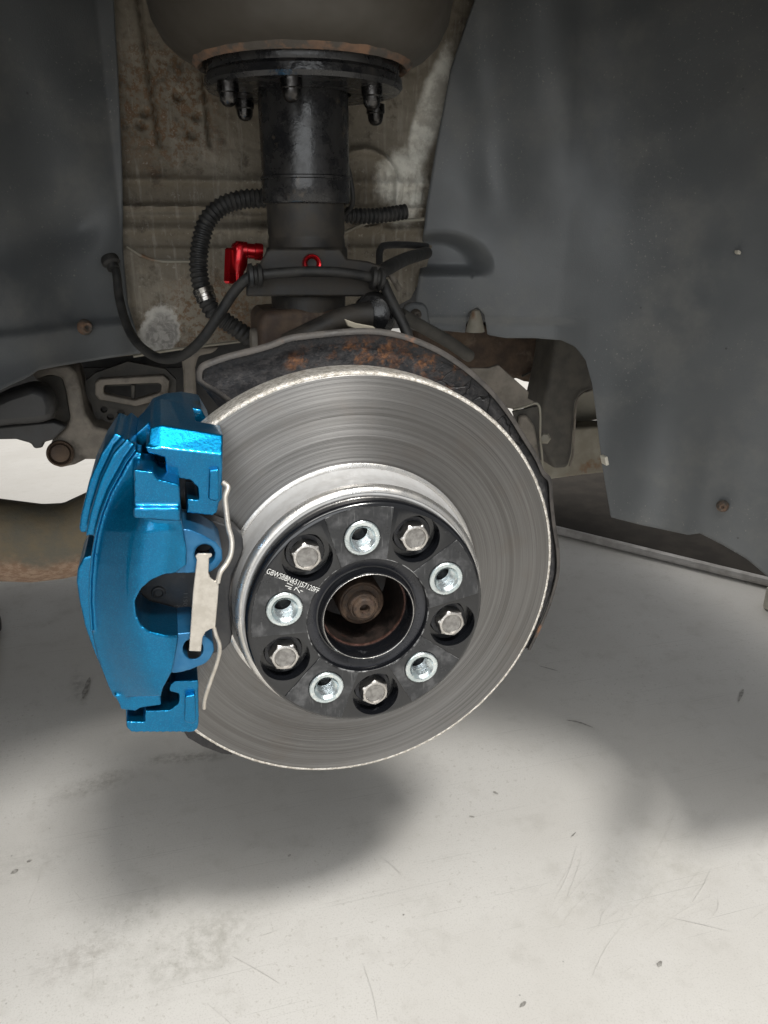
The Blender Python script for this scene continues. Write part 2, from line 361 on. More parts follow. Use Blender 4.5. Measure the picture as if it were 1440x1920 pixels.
c = t.mix(out, c, (.50, .48, .44)); c = t.mix(inn, c, t.mix(t.rng(t.noise(120, 5, .6, dist=1.5), .4, .62), (.21, .20, .185), (.36, .345, .32)))
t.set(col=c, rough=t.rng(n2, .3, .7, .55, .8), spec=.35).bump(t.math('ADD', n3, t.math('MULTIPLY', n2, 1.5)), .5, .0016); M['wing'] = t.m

# workshop floor: pale epoxy, scuffs, scratches, grit
t = NT('epoxy_floor'); n1 = t.noise(3.2, 5, .6); n2 = t.noise(22, 6, .65); n3 = t.noise(150, 4, .6)
c = t.mix(t.rng(n1, .3, .7), (.625, .604, .567), (.69, .673, .64))
c = t.mix(t.math('MULTIPLY', t.rng(n2, .5, .75), .35), c, (.47, .45, .41))
c = t.mix(t.math('MULTIPLY', t.rng(t.noise(520, 2, .6), .5, .72), .30), c, (.40, .385, .35))
c = t.mix(t.math('MULTIPLY', t.math('MULTIPLY', t.rng(n3, .58, .70), t.rng(n1, .42, .6)), .4), c, (.38, .355, .31))
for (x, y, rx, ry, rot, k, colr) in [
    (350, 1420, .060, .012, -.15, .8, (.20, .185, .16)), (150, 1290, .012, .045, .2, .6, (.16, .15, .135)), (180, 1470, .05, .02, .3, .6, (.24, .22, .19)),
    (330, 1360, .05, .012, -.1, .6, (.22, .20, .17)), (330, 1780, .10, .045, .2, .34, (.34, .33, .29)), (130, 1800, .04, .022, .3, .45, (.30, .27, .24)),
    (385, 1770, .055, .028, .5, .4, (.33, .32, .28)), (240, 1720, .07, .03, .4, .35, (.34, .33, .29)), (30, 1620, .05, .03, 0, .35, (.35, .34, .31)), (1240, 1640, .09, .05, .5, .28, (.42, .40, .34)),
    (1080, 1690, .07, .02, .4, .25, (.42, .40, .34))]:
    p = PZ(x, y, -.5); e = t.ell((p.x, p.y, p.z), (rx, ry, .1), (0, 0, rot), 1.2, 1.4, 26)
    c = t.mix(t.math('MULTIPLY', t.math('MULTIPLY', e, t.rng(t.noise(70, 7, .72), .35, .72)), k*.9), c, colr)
for i, (ang, sx, th) in enumerate([(.55, 46, .70), (-.25, 38, .71), (1.1, 42, .715), (2.2, 40, .72)]):
    mp = t.n('ShaderNodeMapping'); mp.inputs['Rotation'].default_value = (0, 0, ang); mp.inputs['Scale'].default_value = (sx*.09, sx*12, 1); mp.inputs['Location'].default_value = (i*3.1, i*7.7, 0)
    t.t.links.new(t.pos(), mp.inputs[0]); s1 = t.noise(1, 2, .5, vec=mp.outputs[0])
    c = t.mix(t.math('MULTIPLY', t.rng(s1, th, th+.05), .42), c, (.40, .39, .36))
spk = t.math('MULTIPLY', t.rng(t.voro(34), .0, .055, 1, 0), t.rng(t.noise(14, 2), .52, .56))
c = t.mix(t.math('MULTIPLY', spk, .7), c, (.13, .12, .11))
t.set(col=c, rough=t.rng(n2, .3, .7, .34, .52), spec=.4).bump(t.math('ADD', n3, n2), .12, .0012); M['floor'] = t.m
M['mark'] = simple('scuff_mark', (.24, .23, .21), (.46, .44, .41), .6, sc=160, bump=0)
M['scratch'] = simple('scratch_mark', (.53, .515, .485), (.64, .625, .595), .5, sc=90, bump=0)
M['ramp'] = simple('ramp_dark', (.040, .036, .032), (.055, .049, .043), .92, rv=.04, spec=.1, sc=18, bump=.2)
M['ramp_edge'] = simple('ramp_edge', (.46, .44, .42), (.34, .32, .30), .5, sc=30, bump=.2)

# ------------------------------------------------------------------ setting
FZ = -.5
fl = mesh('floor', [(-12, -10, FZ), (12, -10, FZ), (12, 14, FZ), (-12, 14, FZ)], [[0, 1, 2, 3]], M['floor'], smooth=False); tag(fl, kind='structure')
def floor_mark(name, pts, width, mat):
    """a thin worn line on the floor, pixel path put down on the floor plane"""
    path = crom([PZ(x, y, FZ+.0012) for x, y in pts], 6); V, Fc = [], []; m = len(path)
    for i, p in enumerate(path):
        d = (path[min(i+1, m-1)]-path[max(i-1, 0)]).normalized(); nrm = Vector((-d.y, d.x, 0)); k = math.sin(PI*(i+.35)/(m-.3))**.6
        wv = width*k*(.7+.6*random.random()); V += [p+nrm*wv, p-nrm*wv]
    Fc = [[2*i, 2*i+1, 2*i+3, 2*i+2] for i in range(m-1)]
    return mesh(name, V, Fc, mat, fl, smooth=False)
for pts, wd in [([(1062, 1350), (1085, 1354), (1112, 1364)], .0022), ([(1385, 1315), (1394, 1292)], .0022), ([(1234, 1812), (1240, 1802)], .0026), ([(1046, 1258), (1010, 1248)], .0014),
                ([(755, 1716), (758, 1714)], .0012), ([(925, 1484), (934, 1489)], .002), ([(155, 1310), (168, 1270)], .004), ([(975, 1888), (986, 1878)], .0018), ([(545, 1602), (540, 1606)], .0015), ([(20, 1638), (34, 1630)], .003), ([(50, 1616), (60, 1612)], .0025), ([(1080, 1560), (1070, 1570)], .001), ([(880, 1530), (890, 1532)], .0012)]:
    floor_mark('scuff', pts, wd, M['mark'])
for k in range(46):
    x = random.gauss(1180, 170); y = random.gauss(1660, 100); L = random.uniform(30, 170)*random.random()**.5+20; a = random.choice((-.75, -.6, -.9, -.65, .35, -1.15))+random.uniform(-.15, .15); b_ = random.uniform(-7, 7)
    floor_mark('scratch', [(x, y), (x+.5*L*math.cos(a)+b_, y+.5*L*math.sin(a)+b_*.5), (x+L*math.cos(a), y+L*math.sin(a))], random.uniform(.00015, .0003), M['scratch'])
for k in range(10):
    x = random.uniform(60, 800); y = random.uniform(1600, 1900); L = random.uniform(30, 120); a = random.uniform(0, 3)
    floor_mark('scratch', [(x, y), (x+.5*L*math.cos(a)+3, y+.5*L*math.sin(a)), (x+L*math.cos(a), y+L*math.sin(a))], .0004, M['scratch'])

# low dark ramp under the car with a pale worn edge
rp = thing('lift_ramp', 'low dark ramp with a pale worn edge on the floor behind the disc', 'ramp', (1.0, 1.1, FZ))
A, B = PZ(880, 950, -.478), PZ(1620, 1130, -.478); dv = (B-A).normalized(); nb_ = Vector((-dv.y, dv.x, 0)); nb_ = nb_ if nb_.y > 0 else -nb_
def slab(name, a, b, w0, w1, z0, z1, mat, bv):
    q = [a+nb_*w0, b+nb_*w0, b+nb_*w1, a+nb_*w1]
    V, Fc = prism_data([Vector((p.x, p.y, z1)) for p in q], [Vector((p.x, p.y, z0)) for p in q]); o = mesh(name, V, Fc, mat, rp, smooth=False); bev(o, bv); return o
slab('deck', A, B, .024, .62, FZ+.002, -.482, M['ramp'], .004); slab('edge_trim', A, B, 0, .022, FZ+.002, -.478, M['ramp_edge'], .008)

# ------------------------------------------------------------------ car body shell (outside the frame, shades the arch)
cb = thing('car_body', 'dark car body whose grimy brown inner wing panel shows behind the strut', 'car', (0, .3, FZ))
V, Fc = [], []; n = 48; R0 = .43
for i in range(n+1):
    a = -0.12+(PI+.24)*i/n; V += [(R0*math.cos(a), -.115, R0*math.sin(a)), (max(-1.3, min(1.0, 1.9*math.cos(a))), -.125, min(.62, max(-.06, .9*math.sin(a))))]
Fc = [[2*i, 2*i+1, 2*i+3, 2*i+2] for i in range(n)]
o = mesh('fender', V, Fc, M['car_paint'], cb, angle=40); m_ = o.modifiers.new('s', 'SOLIDIFY'); m_.thickness = .012
box('hood', -1.3, 1.0, -.11, 1.75, .60, .62, M['car_paint'], cb)
box('far_side', -1.3, 1.0, 1.70, 1.72, -.02, .60, M['car_paint'], cb)
box('nose', .98, 1.0, -.11, 1.70, -.02, .60, M['car_paint'], cb)
box('bulkhead', -1.3, -1.28, -.11, 1.70, .02, .60, M['car_paint'], cb)
box('underbody', -1.27, -.30, .62, 1.69, .02, .05, M['grime_dark'], cb)
box('engine_tray', -.29, .97, .80, 1.69, .17, .20, M['grime_dark'], cb)

# inner wing: a pressed sheet with seams, ribs and a step
def g_wing(x, z):
    Y = .305 - .008*sm(.32, .46, z) - .10*max(0, x-.12)*sm(.2, .3, z)
    Y -= .004*sm(.1995, .2015, z)*(1-sm(.235, .237, z))*0
    Y += .0035*sm(.318, .3205, z)                                   # lap joint
    Y += .003*sm(.270, .272, z)*(1-sm(.318, .3205, z))
    Y -= .006*ga(z-.268, .004) + .005*ga(z-.249, .0045) + .004*ga(z-.292, .004)
    Y -= .0035*sm(.235, .232, z)
    Y += .006*(ga(x+.108+.06*(z-.33), .0022)+ga(x+.062+.04*(z-.33), .002))*sm(.318, .326, z)   # vertical seams
    Y += .0022*math.sin(z*620)*sm(.25, .262, z)*(1-sm(.262, .28, z))
    Y += .0013*math.sin(x*900)*sm(.255, .262, z)*(1-sm(.30, .31, z))*sm(.03, .05, x)           # corrugation right of the strut
    Y -= .010*ga(math.hypot(x-.085, z-.287)-.035, .004)*sm(.035, .05, x)
    for (hx, hz) in ((-.088, .363), (-.072, .347), (-.122, .338), (-.078, .332), (-.118, .348)):
        Y += .007*ga(math.hypot(x-hx, z-hz), .0035)
    Y += .0012*(mnoise.noise(Vector((x*60, 0, z*60)))+.6*mnoise.noise(Vector((x*170, 3, z*170))))
    return Y
wt = polyl([(170, -120), (960, -120)]); wb = polyl([(200, 672), (262, 664), (330, 656), (440, 641), (520, 634), (640, 628), (770, 560), (800, 500)])
def wing_fn(u, v):
    a, b = wt(u), wb(u); return PS(a[0]+(b[0]-a[0])*v, a[1]+(b[1]-a[1])*v, g_wing, .3, 5, 1.0)
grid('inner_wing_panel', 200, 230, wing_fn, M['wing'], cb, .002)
tube('panel_seam', [P(238, 462, .299), P(268, 480, .299), P(300, 489, .299), P(365, 490, .299)], .0016, M['beige_metal'], cb, n=6)
tube('panel_seam', [P(640, 438, .29), P(690, 418, .285), P(742, 414, .28), P(795, 411, .275)], .0018, M['beige_metal'], cb, n=6)
tube('panel_seam', [P(250, 668, .297), P(330, 655, .297), P(450, 640, .297)], .0016, M['beige_metal'], cb, n=6)
# strut tower dome above the mount
AX, AY = .003, .160
lathe('strut_tower', [(.0825, .3665), (.0860, .3680), (.094, .3720), (.103, .3800), (.110, .393), (.114, .415), (.116, .47)], M['tower_grey'], cb, n=96, axis='Z', c=(AX, AY, 0))
def jr(j, a, r, h): return r*(1+.012*mnoise.noise(Vector((math.cos(a)*9, math.sin(a)*9, j))))+.0012*math.sin(a*37)*(j == 1), h
lathe('tower_rim', [(.0735, .371), (.0765, .3640), (.0790, .3625), (.0815, .3640), (.0835, .3675)], M['rust_ring'], cb, n=160, axis='Z', c=(AX, AY, 0), jit=jr)

# ------------------------------------------------------------------ wheel arch liners
def g_right(x, z):
    Y = .285 - .40*(x-.14) - 2.2*max(0, x-.27)**1.5
    Y += .012*ga(x-.205-.12*(.36-z), .026)*sm(.2, .30, z)                    # soft vertical hollow
    Y -= .010*ga(x-.262-.25*(.33-z), .035)*sm(.12, .26, z)
    Y += .009*ga(x-.335+.12*(z-.2), .04)
    Y += (.004*ga(x-.322, .012)-.004*ga(x-.345, .012)+.006*ga(x-.368, .012)-.006*ga(x-.392, .014))*(1-sm(.04, .15, z))
    lens = 1-sm(.62, 1.0, math.hypot((x-.158)/.052, (z-.2140)/.0345)) if z > .2140 else 1-sm(.62, 1.0, abs(x-.158)/.052)
    Y += .024*lens*sm(.2035, .2150, z)                                         # lens-shaped pocket
    Y -= .004*sm(.002, -.004, abs(x-.1465)-.010)*0
    Y += .006*sm(.165, .155, z)*(1-sm(.27, .30, x))
    Y += .0016*mnoise.noise(Vector((x*25, 5, z*25)))
    return Y
lb = polyl([(772, 604), (800, 617), (872, 624), (878, 585), (895, 575), (908, 590), (914, 628), (948, 634), (1000, 634), (1052, 638), (1078, 650), (1098, 676), (1110, 720), (1118, 780), (1130, 880), (1145, 970), (1200, 984), (1290, 1003), (1312, 1000), (1355, 1022), (1400, 1048), (1440, 1082), (1520, 1180), (1620, 1320)])
lt = polyl([(902, -120), (1000, -120), (1100, -120), (1640, -120)]); inn_ = polyl([(902, -120), (890, 0), (845, 130), (820, 260), (800, 380), (788, 500), (772, 604)])
def right_fn(u, v):
    b, a = lb(u), lt(u); k = max(0, 1-u/.16)**2
    x, y = a[0]+(b[0]-a[0])*v, a[1]+(b[1]-a[1])*v
    if k > 0:
        c_ = inn_(v); c0 = (902+(772-902)*v, -120+(604+120)*v); x += (c_[0]-c0[0])*k; y += (c_[1]-c0[1])*k
    return PS(x, y, g_right, .2)
rl = thing('wheel_arch_liner', 'large dark plastic arch liner right of the disc with a lens-shaped pocket', 'arch liner', tuple(P(1145, 970, .15)), 'wheel arch liners')
grid('shell', 220, 190, right_fn, M['liner'], rl, .003)
def screw(x, y, Y, r, parent, nrm=(0, -1, 0), name='screw'):
    p = P(x, y, Y); nr = Vector(nrm).normalized()
    o = cyl_between(name, p-nr*.003, p+nr*.006, [(0, .0065), (r*.28, .0065), (r*.34, .0085), (r*.75, .0095), (r, .008), (r*1.25, .0055), (r*1.3, .0035), (r*.6, 0)], M['rust_ring'], parent, 24); return o
q = PS(1355, 948, g_right); screw(1355, 948, q.y-.002, .0045, rl, (-.6, -.8, 0))
o = prism('mounting_tab', [(757, 612), (757, 585), (762, 572), (775, 567), (795, 568), (803, 578), (806, 600), (812, 622), (790, 624)], .262, .272, M['liner'], rl, .0025); screw(779, 590, .258, .0045, rl)
cyl_between('clip_cone', P(891, 622, .245), P(892, 580, .245), [(0, 0), (.0095, 0), (.009, .004), (.0055, .017), (.004, .021), (0, .0225)], M['beige_metal'], rl, 24)
prism('pale_clip', [(1134, 858), (1140, 856), (1143, 872), (1137, 874)], .155, .165, M['pale'], rl, .001)
prism('grit', [(1385, 468), (1391, 472), (1389, 478), (1384, 475)], PS(1388, 473, g_right).y-.0045, PS(1388, 473, g_right).y+.001, M['pale'], rl, .0008)

def g_left(x, z):
    d = -.148-x; Y = .288 - .75*max(0, d) + .10*min(0, d)
    Y += .010*ga(d-.055-.15*(z-.25), .03) - .008*ga(d-.10-.2*(z-.25), .035)
    Y -= .010*sm(.172, .166, z)*sm(-.01, .02, d)                               # horizontal ledge
    Y -= .02*sm(.15, .11, z)*sm(.02, .08, d)
    Y += .016*ga(z-.262+.3*d, .022)*sm(.0, .04, d)
    return Y+.0015*mnoise.noise(Vector((x*25, 9, z*25)))
ltop = polyl([(206, -120), (-160, -120)]); lbot = polyl([(268, 662), (220, 669), (170, 677), (120, 684), (75, 692), (55, 705), (30, 716), (0, 730), (-60, 765), (-160, 830)])
linn = polyl([(206, -120), (213, 0), (224, 200), (229, 330), (231, 470), (240, 570), (268, 662)])
def left_fn(u, v):
    b, a = lbot(u), ltop(u); k = max(0, 1-u/.4)**1.5; x, y = a[0]+(b[0]-a[0])*v, a[1]+(b[1]-a[1])*v
    c_ = linn(v); c0 = (206+(268-206)*v, -120+(662+120)*v); x += (c_[0]-c0[0])*k; y += (c_[1]-c0[1])*k
    return PS(x, y, g_left, .22)
ll = thing('wheel_arch_liner', 'dark plastic arch liner at the left edge above the blue caliper', 'arch liner', tuple(P(120, 684, .2)), 'wheel arch liners')
o = grid('shell', 90, 130, left_fn, M['liner'], ll, .003, -1)
q = PS(158, 613, g_left); screw(158, 613, q.y-.001, .0055, ll, (.5, -.85, 0))

# ------------------------------------------------------------------ brake disc
bd = thing('brake_disc', 'large steel brake disc with scored grey face and bright ground rim', 'brake disc', (0, .014, -.16))
lathe('friction_face', [(.0925, -.0006), (.0935, 0), (.100, 0), (.112, 0), (.125, 0), (.140, 0), (.1535, 0), (.1572, .0001), (.1576, .0004)], M['disc'], bd, 256)
def je(j, a, r, h):
    nn = mnoise.noise(Vector((math.cos(a)*60, math.sin(a)*60, j*4.)))
    n2 = mnoise.noise(Vector((math.cos(a)*220, math.sin(a)*220, j*7.)))
    if j in (1, 2, 3): r += .00045*nn+.0004*n2; h += .0004*n2
    return r, h
lathe('ground_edge', [(.1574, .0004), (.1582, -.0001), (.1594, .0006), (.1602, .0022), (.1606, .0045), (.1606, .022), (.1600, .0268), (.158, .0278)], M['edge'], bd, 720, jit=je, angle=80)
lathe('back_face', [(.158, .0278), (.10, .028), (.07, .028)], M['disc'], bd, 128)
hat = lathe('hat', [(.0930, -.0002), (.0918, -.0028), (.0905, -.0050), (.0897, -.008), (.0893, -.020), (.0891, -.0255), (.0884, -.0284), (.0862, -.0302), (.0845, -.0308), (.040, -.0308)], M['hat'], bd, 192)
lathe('hat_edge', [(.0892, -.0252), (.0893, -.0272), (.0884, -.0292), (.0866, -.0310), (.0850, -.0313)], M['hat_edge'], hat, 192)
lathe('undercut_ring', [(.0962, -.0003), (.0948, -.0011), (.0934, -.0012), (.0925, -.0004)], M['hat_edge'], hat, 192)

# ------------------------------------------------------------------ wheel spacer
ws = thing('wheel_spacer', 'round gloss black wheel spacer bolted to the centre of the disc', 'wheel spacer', (0, -.038, -.083))
A0 = 1.645; YF = -.046
ins_c = [(.0592*math.cos(A0+k*2*PI/5), .0592*math.sin(A0+k*2*PI/5)) for k in range(5)]
bolt_c = [(.0630*math.cos(A0+PI/5+k*2*PI/5), .0630*math.sin(A0+PI/5+k*2*PI/5)) for k in range(5)]
def cutter(prof, c):
    return lathe('cut', prof, None, None, 56, 'Y', (c[0], 0, c[1]))
plate = lathe('plate', [(.030, -.0312), (.0826, -.0312), (.0834, -.032), (.0834, -.0412), (.0829, -.0432), (.0815, -.0446), (.0795, -.0452), (.0432, -.0452), (.0426, -.0448), (.0424, -.0405), (.0355, -.0398), (.0345, -.0400), (.0337, -.0412), (.0333, -.0440), (.0326, -.0452), (.0318, -.0450), (.0312, -.044), (.030, -.0312)], M['gloss_black'], ws, 256, angle=30)
cuts = [cutter([(0, -.06), (.0170, -.06), (.0168, -.0335), (0, -.0335)], c) for c in bolt_c]+[cutter([(0, -.06), (.0122, -.06), (.0122, -.0325), (0, -.0325)], c) for c in ins_c]
for cu in cuts:
    m_ = plate.modifiers.new('c', 'BOOLEAN'); m_.object = cu; m_.operation = 'DIFFERENCE'; m_.solver = 'EXACT'
applied(plate)
for cu in cuts: bpy.data.objects.remove(cu)
bev(plate, .0007, 3, 40); applied(plate)
for p in plate.data.polygons: p.use_smooth = True
plate.data.set_sharp_from_angle(angle=math.radians(32))
# raised scuffed pads round the inserts, each with its own edges
def pad_mesh(k):
    c = A0+k*2*PI/5; ci = ins_c[k]; bm = []
    ro, ri, ha = .0800, .0432, .365
    out = []
    for i in range(25): a = c-ha*.80+2*ha*.80*i/24; out.append((ro*math.cos(a), ro*math.sin(a)))
    for i in range(17): a = c+ha*1.02-2*ha*1.02*i/16; out.append((ri*math.cos(a), ri*math.sin(a)))
    # clip against neighbouring bolt pockets
    o2 = []
    dense = []
    for i in range(len(out)):
        p, q_ = out[i], out[(i+1) % len(out)]
        nn = max(1, int(math.dist(p, q_)/.0012))
        for j in range(nn): dense.append((p[0]+(q_[0]-p[0])*j/nn, p[1]+(q_[1]-p[1])*j/nn))
    for (x, y) in dense:
        for bc in bolt_c:
            d = math.dist((x, y), bc)
            if d < .0184: x, y = bc[0]+(x-bc[0])*.0184/d, bc[1]+(y-bc[1])*.0184/d
        o2.append((x, y))
    n = len(o2); y1, y0 = YF, -.0449
    angs = []
    hole = []
    for (x, y) in o2:
        a = math.atan2(y-ci[1], x-ci[0]); hole.append((ci[0]+.0126*math.cos(a), ci[1]+.0126*math.sin(a)))
    V = []
    for ring, yy in ((o2, y0), (o2, y1+.0003), ([(x+(hx-x)*.018, y+(hy-y)*.018) for (x, y), (hx, hy) in zip(o2, hole)], y1), (hole, y1), (hole, y0)):
        V += [(x, yy, z) for x, z in ring]
    Fc = []
    for r_ in range(4):
        for i in range(n): j = (i+1) % n; Fc.append([r_*n+i, r_*n+j, (r_+1)*n+j, (r_+1)*n+i])
    o = mesh('raised_pad', V, Fc, M['scuff'], ws, angle=30); o.data.materials.append(M['worn'])
    for i in range(n, 2*n): o.data.polygons[i].material_index = 1
    return o
for k in range(5): pad_mesh(k)
lathe('centre_recess', [(.0424, -.0404), (.0422, -.0407), (.0358, -.0401), (.0354, -.0398)], M['black_ring'], ws, 160)
lathe('bore_lip', [(.0333, -.0440), (.0328, -.0455), (.0321, -.0460), (.0313, -.0457), (.0308, -.0445), (.0303, -.036)], M['gloss_black'], ws, 192)
lathe('worn_glint_edge', [(.0321, -.04612), (.0319, -.04625), (.0317, -.04612)], M['bolt'], ws, 192)  # pale ring: lip wear, with the highlight circle painted in as metal
lathe('worn_glint_edge', [(.0433, -.0453), (.0429, -.0453), (.0426, -.0449)], M['worn'], ws, 192)
# threaded zinc inserts
thr = [(.0123, -.0325), (.0123, -.0462), (.0120, -.0472), (.0114, -.0477), (.0095, -.0477), (.0088, -.0474), (.0079, -.0462)]
yy = -.0458
for i in range(9): thr += [(.0068, yy+.0004), (.0068, yy+.0007), (.0077, yy+.0013), (.0077, yy+.0015)]; yy += .0015
thr += [(.0068, -.0318), (0, -.0316)]
pi0 = lathe('threaded_insert', thr, M['zinc'], ws, 64, 'Y', (ins_c[0][0], 0, ins_c[0][1]), angle=25)
for k in range(1, 5):
    c = pi0.copy(); COL.objects.link(c); c.location = (ins_c[k][0]-ins_c[0][0], 0, ins_c[k][1]-ins_c[0][1])
# hex bolts in the pockets
def hex_bolt():
    V, Fc = [], []; N = 72; R = .0106; rings = []
    def hr(a): s = (a % (PI/3))-PI/6; return R*math.cos(PI/6)/math.cos(s)
    spec = [(1.0, -.0338, 1), (1.0, -.0422, 1), (.985, -.0430, 1), (.915, -.0438, .35), (.80, -.0442, 0), (.75, -.0442, 0), (.70, -.0428, 0)]
    for f_, y, hx in spec:
        for i in range(N):
            a = 2*PI*i/N; r = (hr(a)*hx+R*.93*(1-hx))*f_; r = min(r, hr(a)); V.append((r*math.cos(a), y, r*math.sin(a)))
    for k in range(len(spec)-1):
        for i in range(N): j = (i+1) % N; Fc.append([k*N+i, k*N+j, (k+1)*N+j, (k+1)*N+i])
    return V, Fc
V, Fc = hex_bolt()
face = [(0, -.0429), (.004, -.0428), (.0066, -.0429), (.0078, -.0431)]
wash = [(.0098, -.0352), (.0128, -.0352), (.0132, -.0345), (.0132, -.0337), (.0098, -.0337)]
rots = [.35, .1, .52, .25, .05]
for k in range(5):
    if k == 0:
        b0 = mesh('hex_bolt', V, Fc, M['bolt'], ws, angle=25); f0 = lathe('head_face', face, M['bolt_face'], b0, 48); w0 = lathe('washer', wash, M['black_ring'], b0, 48)
        b = b0
    else:
        b = b0.copy(); COL.objects.link(b)
        for ch in (f0, w0):
            c = ch.copy(); COL.objects.link(c); c.parent = b
    b.location = (bolt_c[k][0], 0, bolt_c[k][1]); b.rotation_euler = (0, rots[k], 0)
# laser marking
def text(name, s, p0, p1, h, mat, parent, lift=.0004):
    cu = bpy.data.curves.new('t', 'FONT'); cu.body = s; cu.extrude = .0; cu.offset = .0; cu.align_y = 'CENTER'
    o = bpy.data.objects.new('t', cu); COL.objects.link(o); dg = bpy.context.evaluated_depsgraph_get(); me = bpy.data.meshes.new_from_object(o.evaluated_get(dg)); bpy.data.objects.remove(o)
    xs = [v.co.x for v in me.vertices]; ys = [v.co.y for v in me.vertices]; x0, x1, y0, y1 = min(xs), max(xs), min(ys), max(ys)
    p0, p1 = Vector(p0), Vector(p1); ex = (p1-p0); L = ex.length; ex.normalize(); ez = Vector((-ex.z, 0, ex.x))
    for v in me.vertices:
        q = p0+ex*((v.co.x-x0)/(x1-x0)*L)+ez*((v.co.y-(y0+y1)/2)/(y1-y0)*h); v.co = (q.x, q.y-lift, q.z)
    return link(name, me, mat, parent, False)
text('laser_marking', 'GBWSBBN651J57120FF', P(500, 1071, YF), P(597, 1109, YF), .0050, M['print'], ws)
def bar(name, a, b, w_, mat, parent, Y=YF-.0004):
    a, b = P(*a, Y), P(*b, Y); d = (b-a).normalized(); n_ = Vector((-d.z, 0, d.x))*w_/2
    return mesh(name, [a+n_, b+n_, b-n_, a-n_], [[0, 1, 2, 3]], mat, parent, smooth=False)
for a, b in (((538, 1093), (549, 1098)), ((535, 1098), (547, 1102)), ((540, 1103), (546, 1105)), ((551, 1107), (556, 1101)), ((555, 1101), (562, 1112)), ((563, 1107), (568, 1109))):
    bar('laser_tick', a, b, .0005, M['print'], ws)

# hub seen through the bore
wh = thing('wheel_hub', 'rusty axle stub and dark hub cup inside the spacer bore', 'wheel hub', (0, 0, -.03))
lathe('hub_cup', [(.0300, -.0305), (.0298, -.014), (.0292, .004), (.0285, .0145), (.025, .016), (.014, .016)], M['hub_dark'], wh, 96)
lathe('hub_rim', [(.0306, -.0312), (.0302, -.0316), (.0296, -.0316), (.0293, -.0306), (.0297, -.029)], M['rust_lip'], wh, 128, jit=lambda j, a, r, h: (r+.0003*mnoise.noise(Vector((math.cos(a)*14, math.sin(a)*14, j))), h))
cs = P(640, 1139, .0)
stub = [(.0168, .016), (.0168, -.0215), (.0160, -.0245), (.0150, -.0252), (.0138, -.0240), (.0128, -.0240)]
yy = -.0240
for i in range(5): stub += [(.0104, yy-.0006), (.0095, yy-.0014)]; yy -= .0016
stub += [(.0088, -.0318), (.0080, -.0335), (.0068, -.0342), (.0038, -.0342), (.0033, -.0332), (.0028, -.027), (0, -.026)]
lathe('axle_stub', stub, M['rust_nut'], wh, 64, angle=25)

# ------------------------------------------------------------------ dust shield
ds = thing('dust_shield', 'black flaking dust shield with orange rust behind the disc', 'dust shield', (0, .045, -.17))
SO = [(376, 690), (392, 680), (430, 667), (470, 657), (505, 647), (540, 634), (575, 629), (610, 625), (640, 622), (680, 620), (715, 622), (750, 629), (785, 641), (825, 660), (870, 690), (915, 730), (950, 773), (980, 820), (1003, 857), (1015, 884), (1028, 900), (1031, 940), (1036, 985), (1043, 1030), (1043, 1070), (1034, 1110), (1018, 1155), (990, 1215)]
outer = [P(x, y, .045) for x, y in SO]
rest = []
for i in range(30):
    a = -.42-(PI*2-.42-2.32-.0)*i/29*.72; rest.append(Vector((.163*math.cos(a), .045, .163*math.sin(a))))
tail = [P(432, 752, .045), P(408, 735, .045), P(380, 718, .045), P(373, 708, .045)]
loop = [Vector(p) for p in outer]+rest
inner_c = Vector((0, .045, 0))
def ringmesh(name, loop, closed, f0, mat, Y0, Y1):
    V = []; n = len(loop)
    for p in loop:
        q = p*f0; V += [(p.x, Y0, p.z), (q.x, Y0, q.z), (q.x, Y1, q.z), (p.x, Y1, p.z)]
    Fc = []
    for i in range(n if closed else n-1):
        j = (i+1) % n
        for k in range(4): Fc.append([i*4+k, i*4+(k+1) % 4, j*4+(k+1) % 4, j*4+k])
    return mesh(name, V, Fc, mat, ds, angle=40)
full = [Vector(p) for p in tail]+loop
nst = 14; V = []; n = len(full)
for s_ in range(nst+1):
    f_ = 1-.55*s_/nst
    for p in full:
        q = p*f_; dz = .0016*mnoise.noise(Vector((q.x*45, s_*.3, q.z*45)))+.0014*mnoise.noise(Vector((q.x*120, 2, q.z*120)))+(.004*sm(.97, .90, f_) if f_ < .999 else 0)
        V.append((q.x, .045+dz, q.z))
Fc = [[s_*n+i, s_*n+i+1, (s_+1)*n+i+1, (s_+1)*n+i] for s_ in range(nst) for i in range(n-1)]
o = mesh('plate', V, Fc, M['shield'], ds, angle=70); m_ = o.modifiers.new('su', 'SUBSURF'); m_.levels = m_.render_levels = 2; m_.subdivision_type = 'SIMPLE'; m_ = o.modifiers.new('s', 'SOLIDIFY'); m_.thickness = .0018; m_.offset = 1
path = tail+outer
tube('rolled_lip', [p+Vector((0, -.0025, 0)) for p in path], .0015, M['shield_lip'], ds, n=8, dens=4, flat=1.9)
prism('lower_edge', [(344, 1372), (362, 1368), (420, 1396), (436, 1416), (415, 1414), (380, 1400), (352, 1384)], .030, .032, M['shield'], ds, .0008)
prism('lip_tab', [(646, 598), (652, 612), (668, 618), (708, 619), (700, 612), (668, 606)], .05, .053, M['beige_metal'], ds, .0008)

